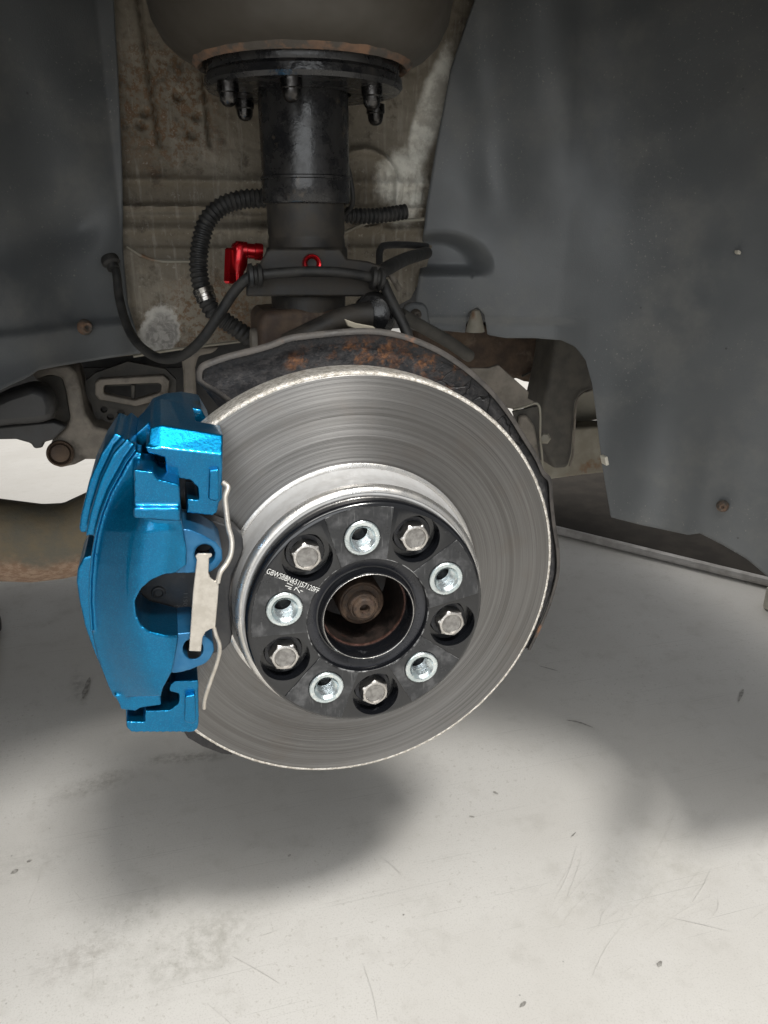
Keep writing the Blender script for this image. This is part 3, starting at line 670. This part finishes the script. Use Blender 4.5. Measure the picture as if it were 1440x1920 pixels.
# ------------------------------------------------------------------ brake caliper
bc_ = thing('brake_caliper', 'metallic blue painted brake caliper clamped on the left of the disc', 'brake caliper', (-.16, 0, -.08))
parts = []
def solid(V, Fc): parts.append((list(V), [list(f) for f in Fc]))
def psolid(pts, Yf, Yb, back=None):
    fr = [P(x, y, Yf) for x, y in pts]; bk = [Vector((p.x, Yb, p.z)) for p in fr] if back is None else [P(x, y, Yb) for x, y in back]
    solid(*prism_data(fr, bk))
def fuse(name, mat, voxel=.0009, it=5, fac=.5):
    V, Fc = [], []
    for v, f in parts:
        o_ = len(V); V += v; Fc += [[i+o_ for i in q] for q in f]
    parts.clear()
    # make each shell's normals point out
    o = mesh(name, V, Fc, mat, bc_)
    m1 = o.modifiers.new('r', 'REMESH'); m1.mode = 'VOXEL'; m1.voxel_size = voxel; m1.use_smooth_shade = True
    m2 = o.modifiers.new('s', 'SMOOTH'); m2.iterations = it; m2.factor = fac
    applied(o)
    for p in o.data.polygons: p.use_smooth = True
    return o
# front housing: crowned casting, hollowed by the pad window
rows = [((252, 846), (266, 850)), ((237, 866), (263, 872)), ((220, 895), (300, 906)), ((205, 922), (335, 940)), ((190, 960), (339, 972)), ((180, 995), (345, 998)), ((174, 1030), (350, 1030)), ((170, 1060), (350, 1060)),
        ((169, 1074), (330, 1075)), ((168.6, 1080), (305, 1079)), ((168, 1090), (283, 1089)), ((167.5, 1104), (265, 1104)), ((167, 1128), (253, 1128)), ((168, 1152), (255, 1152)), ((170, 1172), (264, 1172)), ((171.5, 1183), (279, 1184)), ((172.5, 1189), (300, 1189)), ((173.5, 1194), (335, 1193)),
        ((180, 1222), (330, 1225)), ((191, 1257), (322, 1262)), ((203, 1288), (306, 1290)), ((213, 1309), (302, 1306))]
NU = 24
def crown(u, k):
    # k: 1 main crown, lower at both ends
    return -.034 - .029*sm(0, .5, u)**.8*k + .006*sm(.72, 1.0, u)
Vb, Fb = [], []
for i, (L, R) in enumerate(rows):
    k = .55+.45*sm(0, 5, i)*(1-.25*sm(17, 21, i))
    for j in range(NU+1):
        u = j/NU; uu = u
        wpx = (R[0]-L[0]); ux = min(1, u*wpx/170.)
        Y = -.034 - .026*k*sm(-.05, .62, ux)**.85 + .004*sm(.8, 1, ux)
        Vb.append(P(L[0]+wpx*u, L[1]+(R[1]-L[1])*u, Y))
n1_ = len(Vb)
for v in list(Vb): Vb.append(Vector((v.x, -.016, v.z)))
W_ = NU+1; H_ = len(rows)
for i in range(H_-1):
    for j in range(NU): a = i*W_+j; Fb.append([a, a+1, a+W_+1, a+W_]); Fb.append([n1_+a, n1_+a+W_, n1_+a+W_+1, n1_+a+1])
    for j in (0, NU): a = i*W_+j; Fb.append([a, a+W_, n1_+a+W_, n1_+a])
for i in (0, H_-1):
    for j in range(NU): a = i*W_+j; Fb.append([a, a+1, n1_+a+1, n1_+a])
solid(Vb, Fb)
# upper raised block on the housing and its stepped ledge
psolid([(251, 880), (288, 885), (295, 898), (337, 909), (339, 954), (330, 958), (252, 955)], -.0585, -.02, back=None)
psolid([(250, 952), (338, 952), (338, 978), (250, 972)], -.0620, -.02, back=None)
# lower foot
psolid([(214, 1304), (302, 1304), (303, 1323), (262, 1328), (255, 1334), (227, 1331), (222, 1318)], -.039, -.018)
# bridge over the disc rim, outboard rib and mid rib
psolid([(256, 838), (232, 872), (206, 922), (186, 972), (176, 1004), (160, 1006), (168, 965), (186, 905), (212, 850), (238, 822)], -.026, .050)
psolid([(240, 822), (212, 852), (188, 900), (172, 962), (166, 998), (152, 1000), (148, 992), (151, 968), (167, 902), (190, 850), (215, 812)], -.006, .055)
# lower outboard bulge
psolid([(176, 1040), (156, 1046), (145, 1068), (143, 1090), (148, 1125), (160, 1178), (175, 1220), (190, 1255), (208, 1297), (228, 1322), (236, 1300), (205, 1240), (185, 1170), (178, 1100)], -.008, .040)
psolid([(180, 1010), (170, 1120), (186, 1225), (208, 1280), (236, 1280), (230, 1150), (225, 1010)], -.026, .030)
for lip in ([(254, 842), (236, 866), (220, 895), (205, 922), (190, 960), (180, 995), (172, 1040), (168, 1085), (167, 1131), (171, 1185)], ):
    for k_ in range(len(lip)-1): psolid([(lip[k_][0]-1.5, lip[k_][1]), (lip[k_][0]+3.5, lip[k_][1]), (lip[k_+1][0]+3.5, lip[k_+1][1]+1), (lip[k_+1][0]-1.5, lip[k_+1][1]+1)], -.0385, -.02)
# inboard piston housing behind the disc
psolid([(262, 812), (285, 776), (312, 765), (345, 762), (378, 768), (396, 800), (330, 900), (240, 1000), (200, 1000)], .040, .095)
body = fuse('body', M['blue'], .0009, 5, .5)
# ears with pin holes (flat machined faces)
def ear(pts, hc, hr_, Yf, Yb):
    def star(poly, c, a):
        d = (math.cos(a), math.sin(a)); best = 1e9
        for i in range(len(poly)):
            x1, y1 = poly[i][0]-c[0], poly[i][1]-c[1]; x2, y2 = poly[(i+1) % len(poly)][0]-c[0], poly[(i+1) % len(poly)][1]-c[1]
            ex, ey = x2-x1, y2-y1; den = d[0]*ey-d[1]*ex
            if abs(den) < 1e-9: continue
            t_ = (x1*ey-y1*ex)/den; s_ = (x1*d[1]-y1*d[0])/den
            if t_ > 0 and -1e-6 <= s_ <= 1+1e-6: best = min(best, t_)
        return (c[0]+d[0]*best, c[1]+d[1]*best)
    N = 64; ou = [P(*star(pts, hc, 2*PI*i/N), Yf) for i in range(N)]; ho = [P(hc[0]+hr_*math.cos(2*PI*i/N), hc[1]+hr_*math.sin(2*PI*i/N), Yf) for i in range(N)]
    V = ou+ho+[Vector((p.x, Yb, p.z)) for p in ho]+[Vector((p.x, Yb, p.z)) for p in ou]; Fc = []
    for k in range(4):
        for i in range(N): j = (i+1) % N; a, b = k*N, ((k+1) % 4)*N; Fc.append([a+i, a+j, b+j, b+i])
    solid(V, Fc)
ear([(322, 1012), (340, 992), (356, 993), (382, 1004), (406, 1018), (417, 1033), (417, 1050), (408, 1063), (394, 1073), (365, 1075), (325, 1075), (316, 1050)], (384, 1040), 19, -.052, -.014); e1 = fuse('pin_ear', M['blue_flat'], .0007, 3)
ear([(318, 1189), (357, 1186), (385, 1192), (400, 1205), (402, 1220), (394, 1236), (384, 1245), (357, 1256), (334, 1262), (318, 1262), (310, 1235), (310, 1205)], (362, 1217), 19, -.052, -.014); e2 = fuse('pin_ear', M['blue_flat'], .0007, 3)
for e_, (x, y) in ((e1, (384, 1040)), (e2, (362, 1217))):
    p = P(x, y, -.052); lathe('bushing', [(.0071, -.0515), (.0069, -.050), (.0066, -.03), (0, -.029)], M['pad'], bc_, 32, 'Y', (p.x, 0, p.z))
# carrier bracket, upper and lower
psolid([(272, 836), (276, 847), (300, 853), (309, 858), (311, 894), (340, 898), (356, 900), (371, 914), (373, 938), (351, 935), (350, 962), (398, 967), (407, 961), (411, 942), (417, 935), (417, 858), (300, 842)], -.040, -.0025)
fr = [P(x, y, -.0405) for x, y in ((274, 846), (302, 843), (417, 856), (417, 880), (330, 880), (311, 875), (308, 858), (278, 850))]
solid(*prism_data([P(x, y, -.040) for x, y in ((274, 846), (302, 840), (417, 853), (417, 885), (330, 885), (311, 875), (308, 858), (278, 850))], [P(x, y, -.0302) for x, y in ((280, 803), (302, 797), (418, 816), (418, 850), (330, 850), (311, 845), (308, 835), (282, 815))]))
psolid([(280, 812), (285, 801), (302, 797), (372, 808), (352, 822), (300, 850), (284, 846)], -.0302, .050)
psolid([(300, 810), (302, 797), (418, 816), (418, 870), (330, 870)], -.0302, -.003)
psolid([(252, 826), (256, 812), (284, 786), (300, 790), (290, 812), (268, 838)], .002, .050)
ub = fuse('carrier_bracket', M['blue'], .0008, 3)
psolid([(393, 882), (411, 880), (412, 936), (404, 941), (391, 936)], -.0445, -.03); fuse('slide_rail', M['blue'], .0007, 3)
psolid([(272, 1333), (318, 1332), (335, 1319), (336, 1301), (317, 1296), (319, 1284), (328, 1277), (372, 1276), (373, 1352), (371, 1366), (362, 1373), (246, 1373), (237, 1364), (236, 1353), (272, 1354)], -.040, -.004)
psolid([(236, 1306), (262, 1296), (290, 1345), (312, 1368), (248, 1369), (236, 1356)], -.014, .045)
fuse('carrier_bracket', M['blue'], .0008, 3)
psolid([(347, 1306), (366, 1303), (368, 1352), (361, 1358), (346, 1354)], -.0445, -.03); fuse('slide_rail', M['blue'], .0007, 3)
# pad plate and its print
pd = prism('brake_pad', [(238, 1090), (262, 1040), (300, 960), (400, 976), (440, 990), (455, 1008), (457, 1030), (446, 1057), (435, 1080), (430, 1120), (433, 1168), (436, 1189), (432, 1207), (419, 1220), (400, 1226), (330, 1250), (262, 1200), (240, 1150)], -.0145, -.001, M['pad'], bc_, .0012)
p = P(297, 1111, -.0146); lathe('pad_stud', [(.0, -.0148), (.0025, -.0149), (.0032, -.0160), (.0042, -.0158), (.0048, -.0144)], M['pad'], pd, 24, 'Y', (p.x, 0, p.z))
for i, (s_, x) in enumerate((('L18G', 330), ('05P2', 338), ('OR-0511', 347))):
    text('pad_marking', s_, P(x, 1160+(0 if i < 2 else -2), -.0146), P(x+1, 1134 if i < 2 else 1112, -.0146), .0026, M['print_dim'], pd)
# spring clip
ck_ = prism('spring_clip', [(366, 1043), (371, 1038), (397, 1038), (398, 1043), (392, 1047), (391, 1074), (394, 1083), (401, 1089), (411, 1090), (408, 1130), (404, 1178), (394, 1180), (386, 1185), (380, 1195), (377, 1222), (354, 1221), (358, 1168), (362, 1110), (369, 1050)], -.0585, -.0573, M['clip'], bc_, .0004, 1)
tube('spring_wire', [P(408, 1092, -.058), P(413, 1073, -.058), P(425, 1056, -.056), (P(433, 1037, -.054)), P(434, 1012, -.051), P(428, 988, -.049), P(424, 958, -.047), P(422, 932, -.045), P(427, 914, -.043), P(418, 905, -.040)], .0014, M['clip'], ck_, n=10, flat=1.3)
tube('spring_wire', [P(401, 1176, -.058), P(405, 1191, -.058), P(411, 1207, -.056), P(411, 1225, -.054), P(404, 1250, -.051), P(394, 1278, -.048), P(384, 1310, -.045), P(382, 1328, -.043)], .0012, M['clip'], ck_, n=10, flat=1.3)

# ------------------------------------------------------------------ strut
ss = thing('suspension_strut', 'black air suspension strut with round top mount above the disc', 'suspension strut', (AX, AY, .17))
lathe('top_mount', [(.072, .380), (.0735, .361), (.0728, .3585), (.0752, .3560), (.0757, .3510), (.0735, .3480), (.056, .3470), (.036, .3465)], M['strut_black'], ss, 128, 'Z', (AX, AY, 0))
lathe('upper_tube', [(.0345, .348), (.0349, .346), (.0349, .287), (.0352, .285), (.0354, .270), (.0346, .2685), (.032, .268)], M['strut_black'], ss, 96, 'Z', (AX-.001, AY, 0))
lathe('collar', [(.0350, .2885), (.0361, .2878), (.0361, .2862), (.0350, .2855)], M['strut_black'], ss, 96, 'Z', (AX-.001, AY, 0))
lathe('lower_tube', [(.0312, .270), (.0312, .246), (.0306, .2445), (.0306, .2425), (.0312, .241), (.0308, .180), (.0304, .165), (.020, .160)], M['strut_dull'], ss, 96, 'Z', (AX-.002, AY, 0))
nut = [(0, -.0150), (.0022, -.0147), (.0042, -.0136), (.0056, -.0115), (.0061, -.0085), (.0062, -.0070), (.0072, -.0062), (.0072, 0), (0, 0)]
nm = None
for (x, y, Y) in ((546, 150, .100), (697, 165, .118), (427, 160, .130), (458, 190, .205), (704, 205, .205), (571, 168, .215)):
    p = P(x, y, Y); p.z = .3485
    if nm is None: nm = lathe('dome_nut', nut, M['dark_nut'], ss, 24, 'Z', (0, 0, 0)); o = nm
    else: o = nm.copy(); COL.objects.link(o)
    o.location = p; o.scale = (1.08, 1.08, 1.1)
prism('hose_bracket', [(462, 512), (470, 500), (488, 494), (500, 470), (508, 466), (638, 466), (650, 485), (690, 490), (716, 498), (720, 530), (708, 556), (560, 556), (462, 556)], .118, .122, M['strut_dull'], ss, .0015)
lathe('lug_plate', [(.0315, .236), (.0332, .234), (.0332, .20), (.0315, .198)], M['strut_dull'], ss, 64, 'Z', (AX-.002, AY, 0))
p = P(584, 494, .118); q = lathe('height_port', [(.0030, -.001), (.0052, -.0042), (.0066, -.0046), (.0073, -.003), (.0074, 0)], M['red_anodised'], ss, 40, 'Y', (p.x, .1178, p.z)); lathe('port_screw', [(0, .116), (.0035, .1155), (.005, .1178)], M['strut_dull'], ss, 24, 'Y', (p.x, 0, p.z))

# red banjo fitting
rf = thing('air_line_fitting', 'bright red anodised air line elbow fitting left of the strut', 'hose fitting', tuple(P(455, 522, .15)))
cyl_between('threaded_end', P(492, 473, .150), P(440, 468, .150), [(0, 0), (.0062, 0), (.0066, .001), (.0066, .006), (.0058, .0065), (.0058, .012), (.0068, .0125), (.0068, .021), (.005, .0225), (0, .0225)], M['red_anodised'], rf, 32)
cyl_between('swivel_nut', P(432, 466, .150), P(430, 523, .146), [(0, 0), (.0035, 0), (.0048, .0015), (.0048, .0255), (.0035, .027), (0, .027)], M['red_anodised'], rf, 6)
cyl_between('elbow_body', P(450, 458, .150), P(446, 520, .148), [(0, 0), (.0058, 0), (.0068, .002), (.0068, .016), (.0045, .021), (.0035, .029), (0, .0295)], M['red_anodised'], rf, 32)

# ------------------------------------------------------------------ hoses and wires
def hose(name, label, cat, pts, r, mat, group=None, **k):
    ps = [P(*q) for q in pts]; o = tube(name, ps, r, mat, None, **k); return tag(o, label, cat, group)
hose('corrugated_hose', 'ribbed black hose looping left of the strut down to a metal band', 'hose', [(520, 368, .225), (490, 372, .225), (455, 374, .225), (418, 386, .225), (390, 412, .225), (377, 450, .225), (372, 495, .222), (376, 530, .218), (384, 556, .215), (400, 585, .21), (422, 602, .21), (452, 622, .21), (476, 640, .215)], .0082, M['rubber'], n=16, corr=(.0042, .84))
hb = cyl_between('hose_band', P(379, 540, .2165), P(389, 566, .2145), [(.0086, 0), (.0092, .0005), (.0092, .0045), (.0086, .005), (.0086, .0075), (.009, .008), (.009, .011), (.0083, .0115)], M['chrome_nut'], None, 32); tag(hb, 'shiny metal band around the ribbed hose', 'hose band')
hose('corrugated_hose', 'short ribbed black hose end right of the strut', 'hose', [(625, 402, .21), (660, 404, .21), (700, 405, .212), (735, 401, .214), (760, 397, .216)], .0068, M['rubber'], n=16, corr=(.0040, .78))
hose('brake_sensor_cable', 'long black rubber cable drooping in a loop below the left liner', 'cable', [(208, 492, .27), (218, 512, .262), (224, 560, .25), (238, 610, .23), (262, 648, .20), (300, 672, .17), (340, 668, .145), (378, 637, .125), (412, 588, .115), (440, 546, .110), (466, 520, .106), (482, 515, .104)], .0040, M['rubber'], n=12)
cyl_between_o = cyl_between('cable_grommet', P(204, 482, .268), P(214, 506, .262), [(0, 0), (.007, 0), (.008, .002), (.008, .006), (.0055, .008), (.0055, .012), (0, .0125)], M['rubber'], None, 24); tag(cyl_between_o, 'round black grommet holding the cable at the left liner edge', 'grommet')
hose('brake_hose', 'black brake hose running level across the strut between two grommets', 'hose', [(478, 516, .104), (510, 513, .102), (550, 510, .100), (590, 509, .100), (640, 511, .100), (680, 517, .102), (704, 523, .104)], .0039, M['rubber'], n=12)
for x0, x1, lab in ((464, 490, 'black rubber grommet at the left end of the level brake hose'), (694, 718, 'black rubber grommet at the right end of the level brake hose')):
    o = cyl_between('hose_grommet', P(x0, 517 if x0 < 600 else 521, .104), P(x1, 516 if x0 < 600 else 524, .104), [(0, 0), (.0055, 0), (.0085, .001), (.009, .0035), (.0065, .0045), (.0065, .0065), (.0088, .0075), (.0085, .010), (.005, .0115), (0, .0115)], M['rubber'], None, 28); tag(o, lab, 'grommet', 'brake hose grommets')
hose('thick_cable', 'thick black cable rising right from the hose bracket behind the right liner', 'cable', [(712, 512, .12), (735, 498, .14), (765, 484, .19), (800, 474, .25)], .0058, M['rubber'])
hose('thin_pipe', 'thin black pipe bending around behind the hose bracket', 'pipe', [(712, 505, .18), (711, 480, .2), (714, 466, .21), (724, 460, .215), (760, 459, .23), (800, 462, .26)], .0032, M['black_plastic'])
hose('lower_cable', 'black cable dropping from the bracket to the dust shield', 'cable', [(718, 528, .11), (728, 552, .105), (742, 580, .10), (756, 608, .095), (768, 640, .09)], .0042, M['rubber'])
hose('inner_pipe', 'dark pipe sloping down right behind the dust shield top', 'pipe', [(752, 590, .16), (790, 612, .17), (840, 640, .18), (880, 668, .2)], .0058, M['grime_dark'])
hose('thin_wire', 'thin black wire hanging beside the right of the strut tube', 'wire', [(648, 300, .185), (655, 325, .185), (661, 360, .185), (660, 385, .19), (648, 400, .2)], .0020, M['rubber'])
hose('bleed_pipe', 'short pale metal pipe beside the lower cable', 'pipe', [(726, 508, .15), (738, 524, .15), (748, 542, .16)], .0026, M['grime_alloy'])

# anti-roll bar link
lk = thing('stabiliser_link', 'dark stabiliser link with round ball joint above the dust shield', 'suspension link', tuple(P(700, 615, .1)))
cyl_between('ball_joint', P(708, 588, .125), P(694, 590, .098), [(0, 0), (.015, 0), (.0175, .003), (.0175, .012), (.0155, .016), (.0165, .019), (.0145, .024), (.009, .027), (0, .028)], M['strut_black'], lk, 40)
tube('rod', [P(694, 590, .098), P(665, 592, .098), P(630, 602, .1), (P(590, 622, .105)), P(540, 650, .11)], lambda t_: .0105-.002*math.sin(t_*PI), M['strut_dull'], lk, n=16)
kn = thing('steering_knuckle', 'brown rusty steering knuckle under the strut behind the dust shield', 'knuckle', tuple(P(560, 650, .15)))
prism('arm', [(486, 592), (500, 585), (560, 580), (640, 582), (660, 600), (660, 680), (486, 680)], .128, .20, M['rust_brown'], kn, .006, 3)
cyl_between('boss', P(470, 640, .15), P(500, 640, .15), [(0, 0), (.010, 0), (.011, .002), (.011, .012), (0, .014)], M['grime_alloy'], kn, 24)
prism('carrier_post', [(540, 640), (760, 640), (740, 900), (560, 900)], .085, .18, M['rust_brown'], kn, .008, 3)

# ------------------------------------------------------------------ chassis parts, left
sb = thing('subframe_bracket', 'grey alloy subframe arm with round bushing left of the caliper', 'subframe', tuple(P(115, 878, .3)))
prism('arm', [(58, 700), (66, 692), (100, 686), (128, 684), (142, 696), (150, 722), (160, 775), (176, 800), (215, 810), (250, 815), (250, 862), (160, 862), (140, 872), (112, 878), (94, 868), (88, 848), (98, 826), (126, 798), (132, 785), (124, 735), (116, 708), (92, 703), (66, 712)], .30, .36, M['grime_alloy'], sb, .004, 3)
cyl_between('bushing', P(113, 850, .30), P(113, 850, .288), [(.0125, -.002), (.0130, .006), (.0115, .0085), (.0105, .0065), (.0095, .0045), (.0085, .008), (.004, .0095), (0, .0095)], M['rust_brown'], sb, 40)
prism('web', [(62, 706), (118, 700), (136, 790), (100, 800), (100, 760), (85, 730)], .33, .345, M['grime_dark'], sb, .002)
du = thing('air_duct', 'grey duct plate with hexagonal slot and small round holes above the caliper', 'air duct', tuple(P(240, 800, .33)))
# plate with real holes
plate2 = prism('back_plate', [(160, 715), (178, 700), (240, 678), (310, 692), (330, 712), (330, 740), (340, 770), (320, 812), (255, 812), (180, 800), (172, 760), (160, 740)], .335, .345, M['grime_dark'], du)
cuts = []
for x, y in ((195, 768), (227, 774), (207, 782), (191, 793), (223, 798), (237, 787)):
    p = P(x, y, .335); cu = lathe('cut', [(0, .30), (.0036, .30), (.0036, .40), (0, .40)], None, None, 20, 'Y', (p.x, 0, p.z)); cu.scale = (1, 1, 1); cuts.append(cu)
fr = [P(x, y, .335) for x, y in ((196, 725), (302, 720), (303, 736), (252, 752), (196, 738))]
V, Fc = prism_data([Vector((p.x, .30, p.z)) for p in fr], [Vector((p.x, .40, p.z)) for p in fr]); cuts.append(mesh('cut', V, Fc, None))
for cu in cuts:
    m_ = plate2.modifiers.new('c', 'BOOLEAN'); m_.object = cu; m_.operation = 'DIFFERENCE'; m_.solver = 'EXACT'
applied(plate2)
for cu in cuts: bpy.data.objects.remove(cu)
bev(plate2, .001, 2, 40)
def frame_loop(name, po, pi_, Yf, Yb, mat, parent):
    n = len(po); V = [P(x, y, Yf) for x, y in po]+[P(x, y, Yf) for x, y in pi_]; V += [Vector((p.x, Yb, p.z)) for p in V]; Fc = []
    for i in range(n):
        j = (i+1) % n; Fc += [[i, j, n+j, n+i], [2*n+i, 3*n+i, 3*n+j, 2*n+j], [i, 2*n+i, 2*n+j, j], [n+i, n+j, 3*n+j, 3*n+i]]
    o = mesh(name, V, Fc, mat, parent); bev(o, .0014, 2); return o
frame_loop('slot_rim', [(178, 718), (186, 711), (306, 704), (318, 714), (314, 740), (305, 748), (255, 762), (186, 750), (178, 740)], [(194, 725), (198, 722), (298, 718), (303, 722), (302, 733), (296, 738), (252, 751), (198, 740), (194, 736)], .322, .336, M['grime_alloy'], du)
prism('divider', [(246, 722), (253, 722), (253, 748), (246, 748)], .328, .345, M['grime_dark'], du, .001)
prism('duct_back', [(150, 690), (345, 690), (345, 800), (150, 800)], .42, .425, M['black_plastic'], du)
br = tag(prism('support_strut', [(338, 655), (372, 648), (412, 650), (400, 662), (372, 668), (366, 690), (370, 770), (346, 765), (344, 700)], .32, .335, M['grime_alloy'], None, .003), 'upright grey metal strut between the duct and the dust shield', 'bracket')
ut = thing('undertray', 'dark plastic undertray piece at the left edge below the liner', 'undertray', tuple(P(60, 830, .25)))
prism('panel', [(-90, 800), (-40, 762), (10, 738), (60, 722), (92, 735), (102, 762), (100, 790), (70, 796), (20, 800), (-40, 806)], .262, .30, M['black_plastic'], ut, .008, 3)
prism('lower_strip', [(-90, 806), (0, 800), (100, 790), (126, 800), (100, 825), (82, 830), (80, 840), (64, 842), (58, 832), (30, 824), (-90, 826)], .285, .30, M['black_plastic'], ut, .002)
prism('dark_backing', [(-120, 600), (470, 600), (470, 900), (330, 900), (250, 846), (150, 826), (60, 812), (-120, 812)], .46, .47, M['black_plastic'], ut)  # black sheet added to close the gap, stands for the dark behind
ca = thing('control_arm', 'rust-stained olive lower control arm left of the caliper', 'control arm', tuple(P(60, 1084, .3)))
t = NT('olive_rust'); n1 = t.noise(22, 6, .65); n2 = t.noise(130, 6, .7)
c = t.mix(t.rng(n1, .4, .62), (.115, .105, .08), (.15, .12, .075)); spz = t.n('ShaderNodeSeparateXYZ'); t.t.links.new(t.pos(), spz.inputs[0])
low = t.math('ADD', t.rng(spz.outputs[2], -.050, -.092, 0, .5), n1)
c = t.mix(t.rng(low, .6, .95), c, t.mix(t.rng(n2, .4, .6), (.20, .12, .075), (.30, .21, .145)))
t.set(col=c, rough=.7).bump(t.math('ADD', n2, n1), .7, .002)
def beam_fn(u, v):
    tp = polyl([(-140, 925), (0, 940), (80, 950), (120, 948), (170, 925), (230, 905)])(u); bt = polyl([(-140, 1076), (0, 1085), (60, 1087), (120, 1080), (170, 1068), (230, 1040)])(u)
    a = PI*v; k = (1-math.cos(a))/2; Y = .345-.05*math.sin(a)**.8
    return P(tp[0]+(bt[0]-tp[0])*k, tp[1]+(bt[1]-tp[1])*k, Y)
grid('pressing', 40, 40, beam_fn, t.m, ca, .003, -1)
bl_ = lathe('rubber_stand', [(0, .0), (.034, 0), (.040, .006), (.042, .02), (.038, .075), (.030, .082), (0, .082)], M['black_plastic'], None, 48, 'Z', tuple(PZ(-38, 1190, FZ+.001))); tag(bl_, 'black rounded stand on the floor at the left edge', 'stand')
pk = PZ(1470, 1158, FZ+.001); o = box('pale_block', pk.x-.012, pk.x+.06, pk.y-.02, pk.y+.05, FZ+.001, FZ+.05, M['pale'], None, .004); tag(o, 'small cream block on the floor at the right edge', 'block')

# ------------------------------------------------------------------ chassis parts, right gap
cm = thing('crossmember', 'brown dirty chassis crossmember seen in the gap right of the disc', 'crossmember', tuple(P(960, 715, .5)))
prism('panel', [(780, 600), (1060, 620), (1050, 640), (1032, 704), (1020, 714), (1004, 719), (985, 716), (972, 708), (950, 720), (900, 760), (760, 760)], .50, .55, M['rust_brown'], cm, .006, 3)
tube('pressed_seam', [P(978, 706, .497), P(1005, 692, .497), P(1030, 676, .497), P(1060, 655, .497)], .0016, M['grime_dark'], cm, n=6)
hb2 = thing('hose_guard_bracket', 'bent pale-edged metal bracket behind the right rim of the disc', 'bracket', tuple(P(985, 765, .3)))
prism('plate', [(880, 690), (915, 690), (935, 684), (992, 735), (990, 747), (1004, 754), (965, 768), (930, 760), (890, 740)], .30, .304, M['grime_alloy'], hb2, .001)
tube('folded_edge', [P(962, 768, .295), P(985, 762, .295), P(1003, 756, .295), P(1011, 762, .295), P(1013, 780, .295), P(1013, 820, .295), P(1016, 850, .295), P(1018, 880, .295)], .0014, M['beige_metal'], hb2, n=8)
prism('side', [(962, 772), (1008, 762), (1014, 860), (1010, 880), (985, 840)], .310, .314, M['grime_dark'], hb2)
prism('inner_arm', [(975, 780), (990, 778), (1004, 800), (1012, 850), (1016, 880), (1000, 870), (975, 830)], .300, .308, M['grime_alloy'], hb2, .003)
cyl_between('bolt', P(1022, 822, .31), P(1022, 822, .30), [(.007, 0), (.007, .008), (.005, .010), (0, .010)], M['beige_metal'], hb2, 6)
da = thing('dark_trailing_arm', 'dark curved chassis arm in the gap beside the right liner', 'chassis arm', tuple(P(1050, 880, .4)))
prism('arm', [(1042, 620), (1140, 620), (1140, 730), (1110, 732), (1092, 738), (1080, 755), (1077, 800), (1074, 850), (1066, 878), (1040, 880), (1018, 840), (1014, 790), (1022, 748), (1032, 705), (1040, 660)], .40, .46, M['grime_dark'], da, .006, 3)
tube('arm_edge', [P(1110, 731, .397), P(1092, 738, .397), P(1081, 755, .397), P(1077, 800, .397), P(1074, 850, .397), P(1068, 874, .397)], .0016, M['grime_alloy'], da, n=6)
rb = thing('chassis_rail', 'beige chassis rail with rusty lower edge beside the right liner', 'chassis rail', tuple(P(1080, 890, .47)))
prism('upper_panel', [(1060, 700), (1180, 700), (1180, 785), (1120, 788), (1060, 796)], .50, .54, M['beige_metal'], rb, .003)
prism('rail', [(1000, 830), (1040, 830), (1075, 802), (1180, 795), (1180, 884), (1120, 888), (1070, 894), (1030, 900), (1000, 900)], .462, .50, M['beige_metal'], rb, .004, 3)
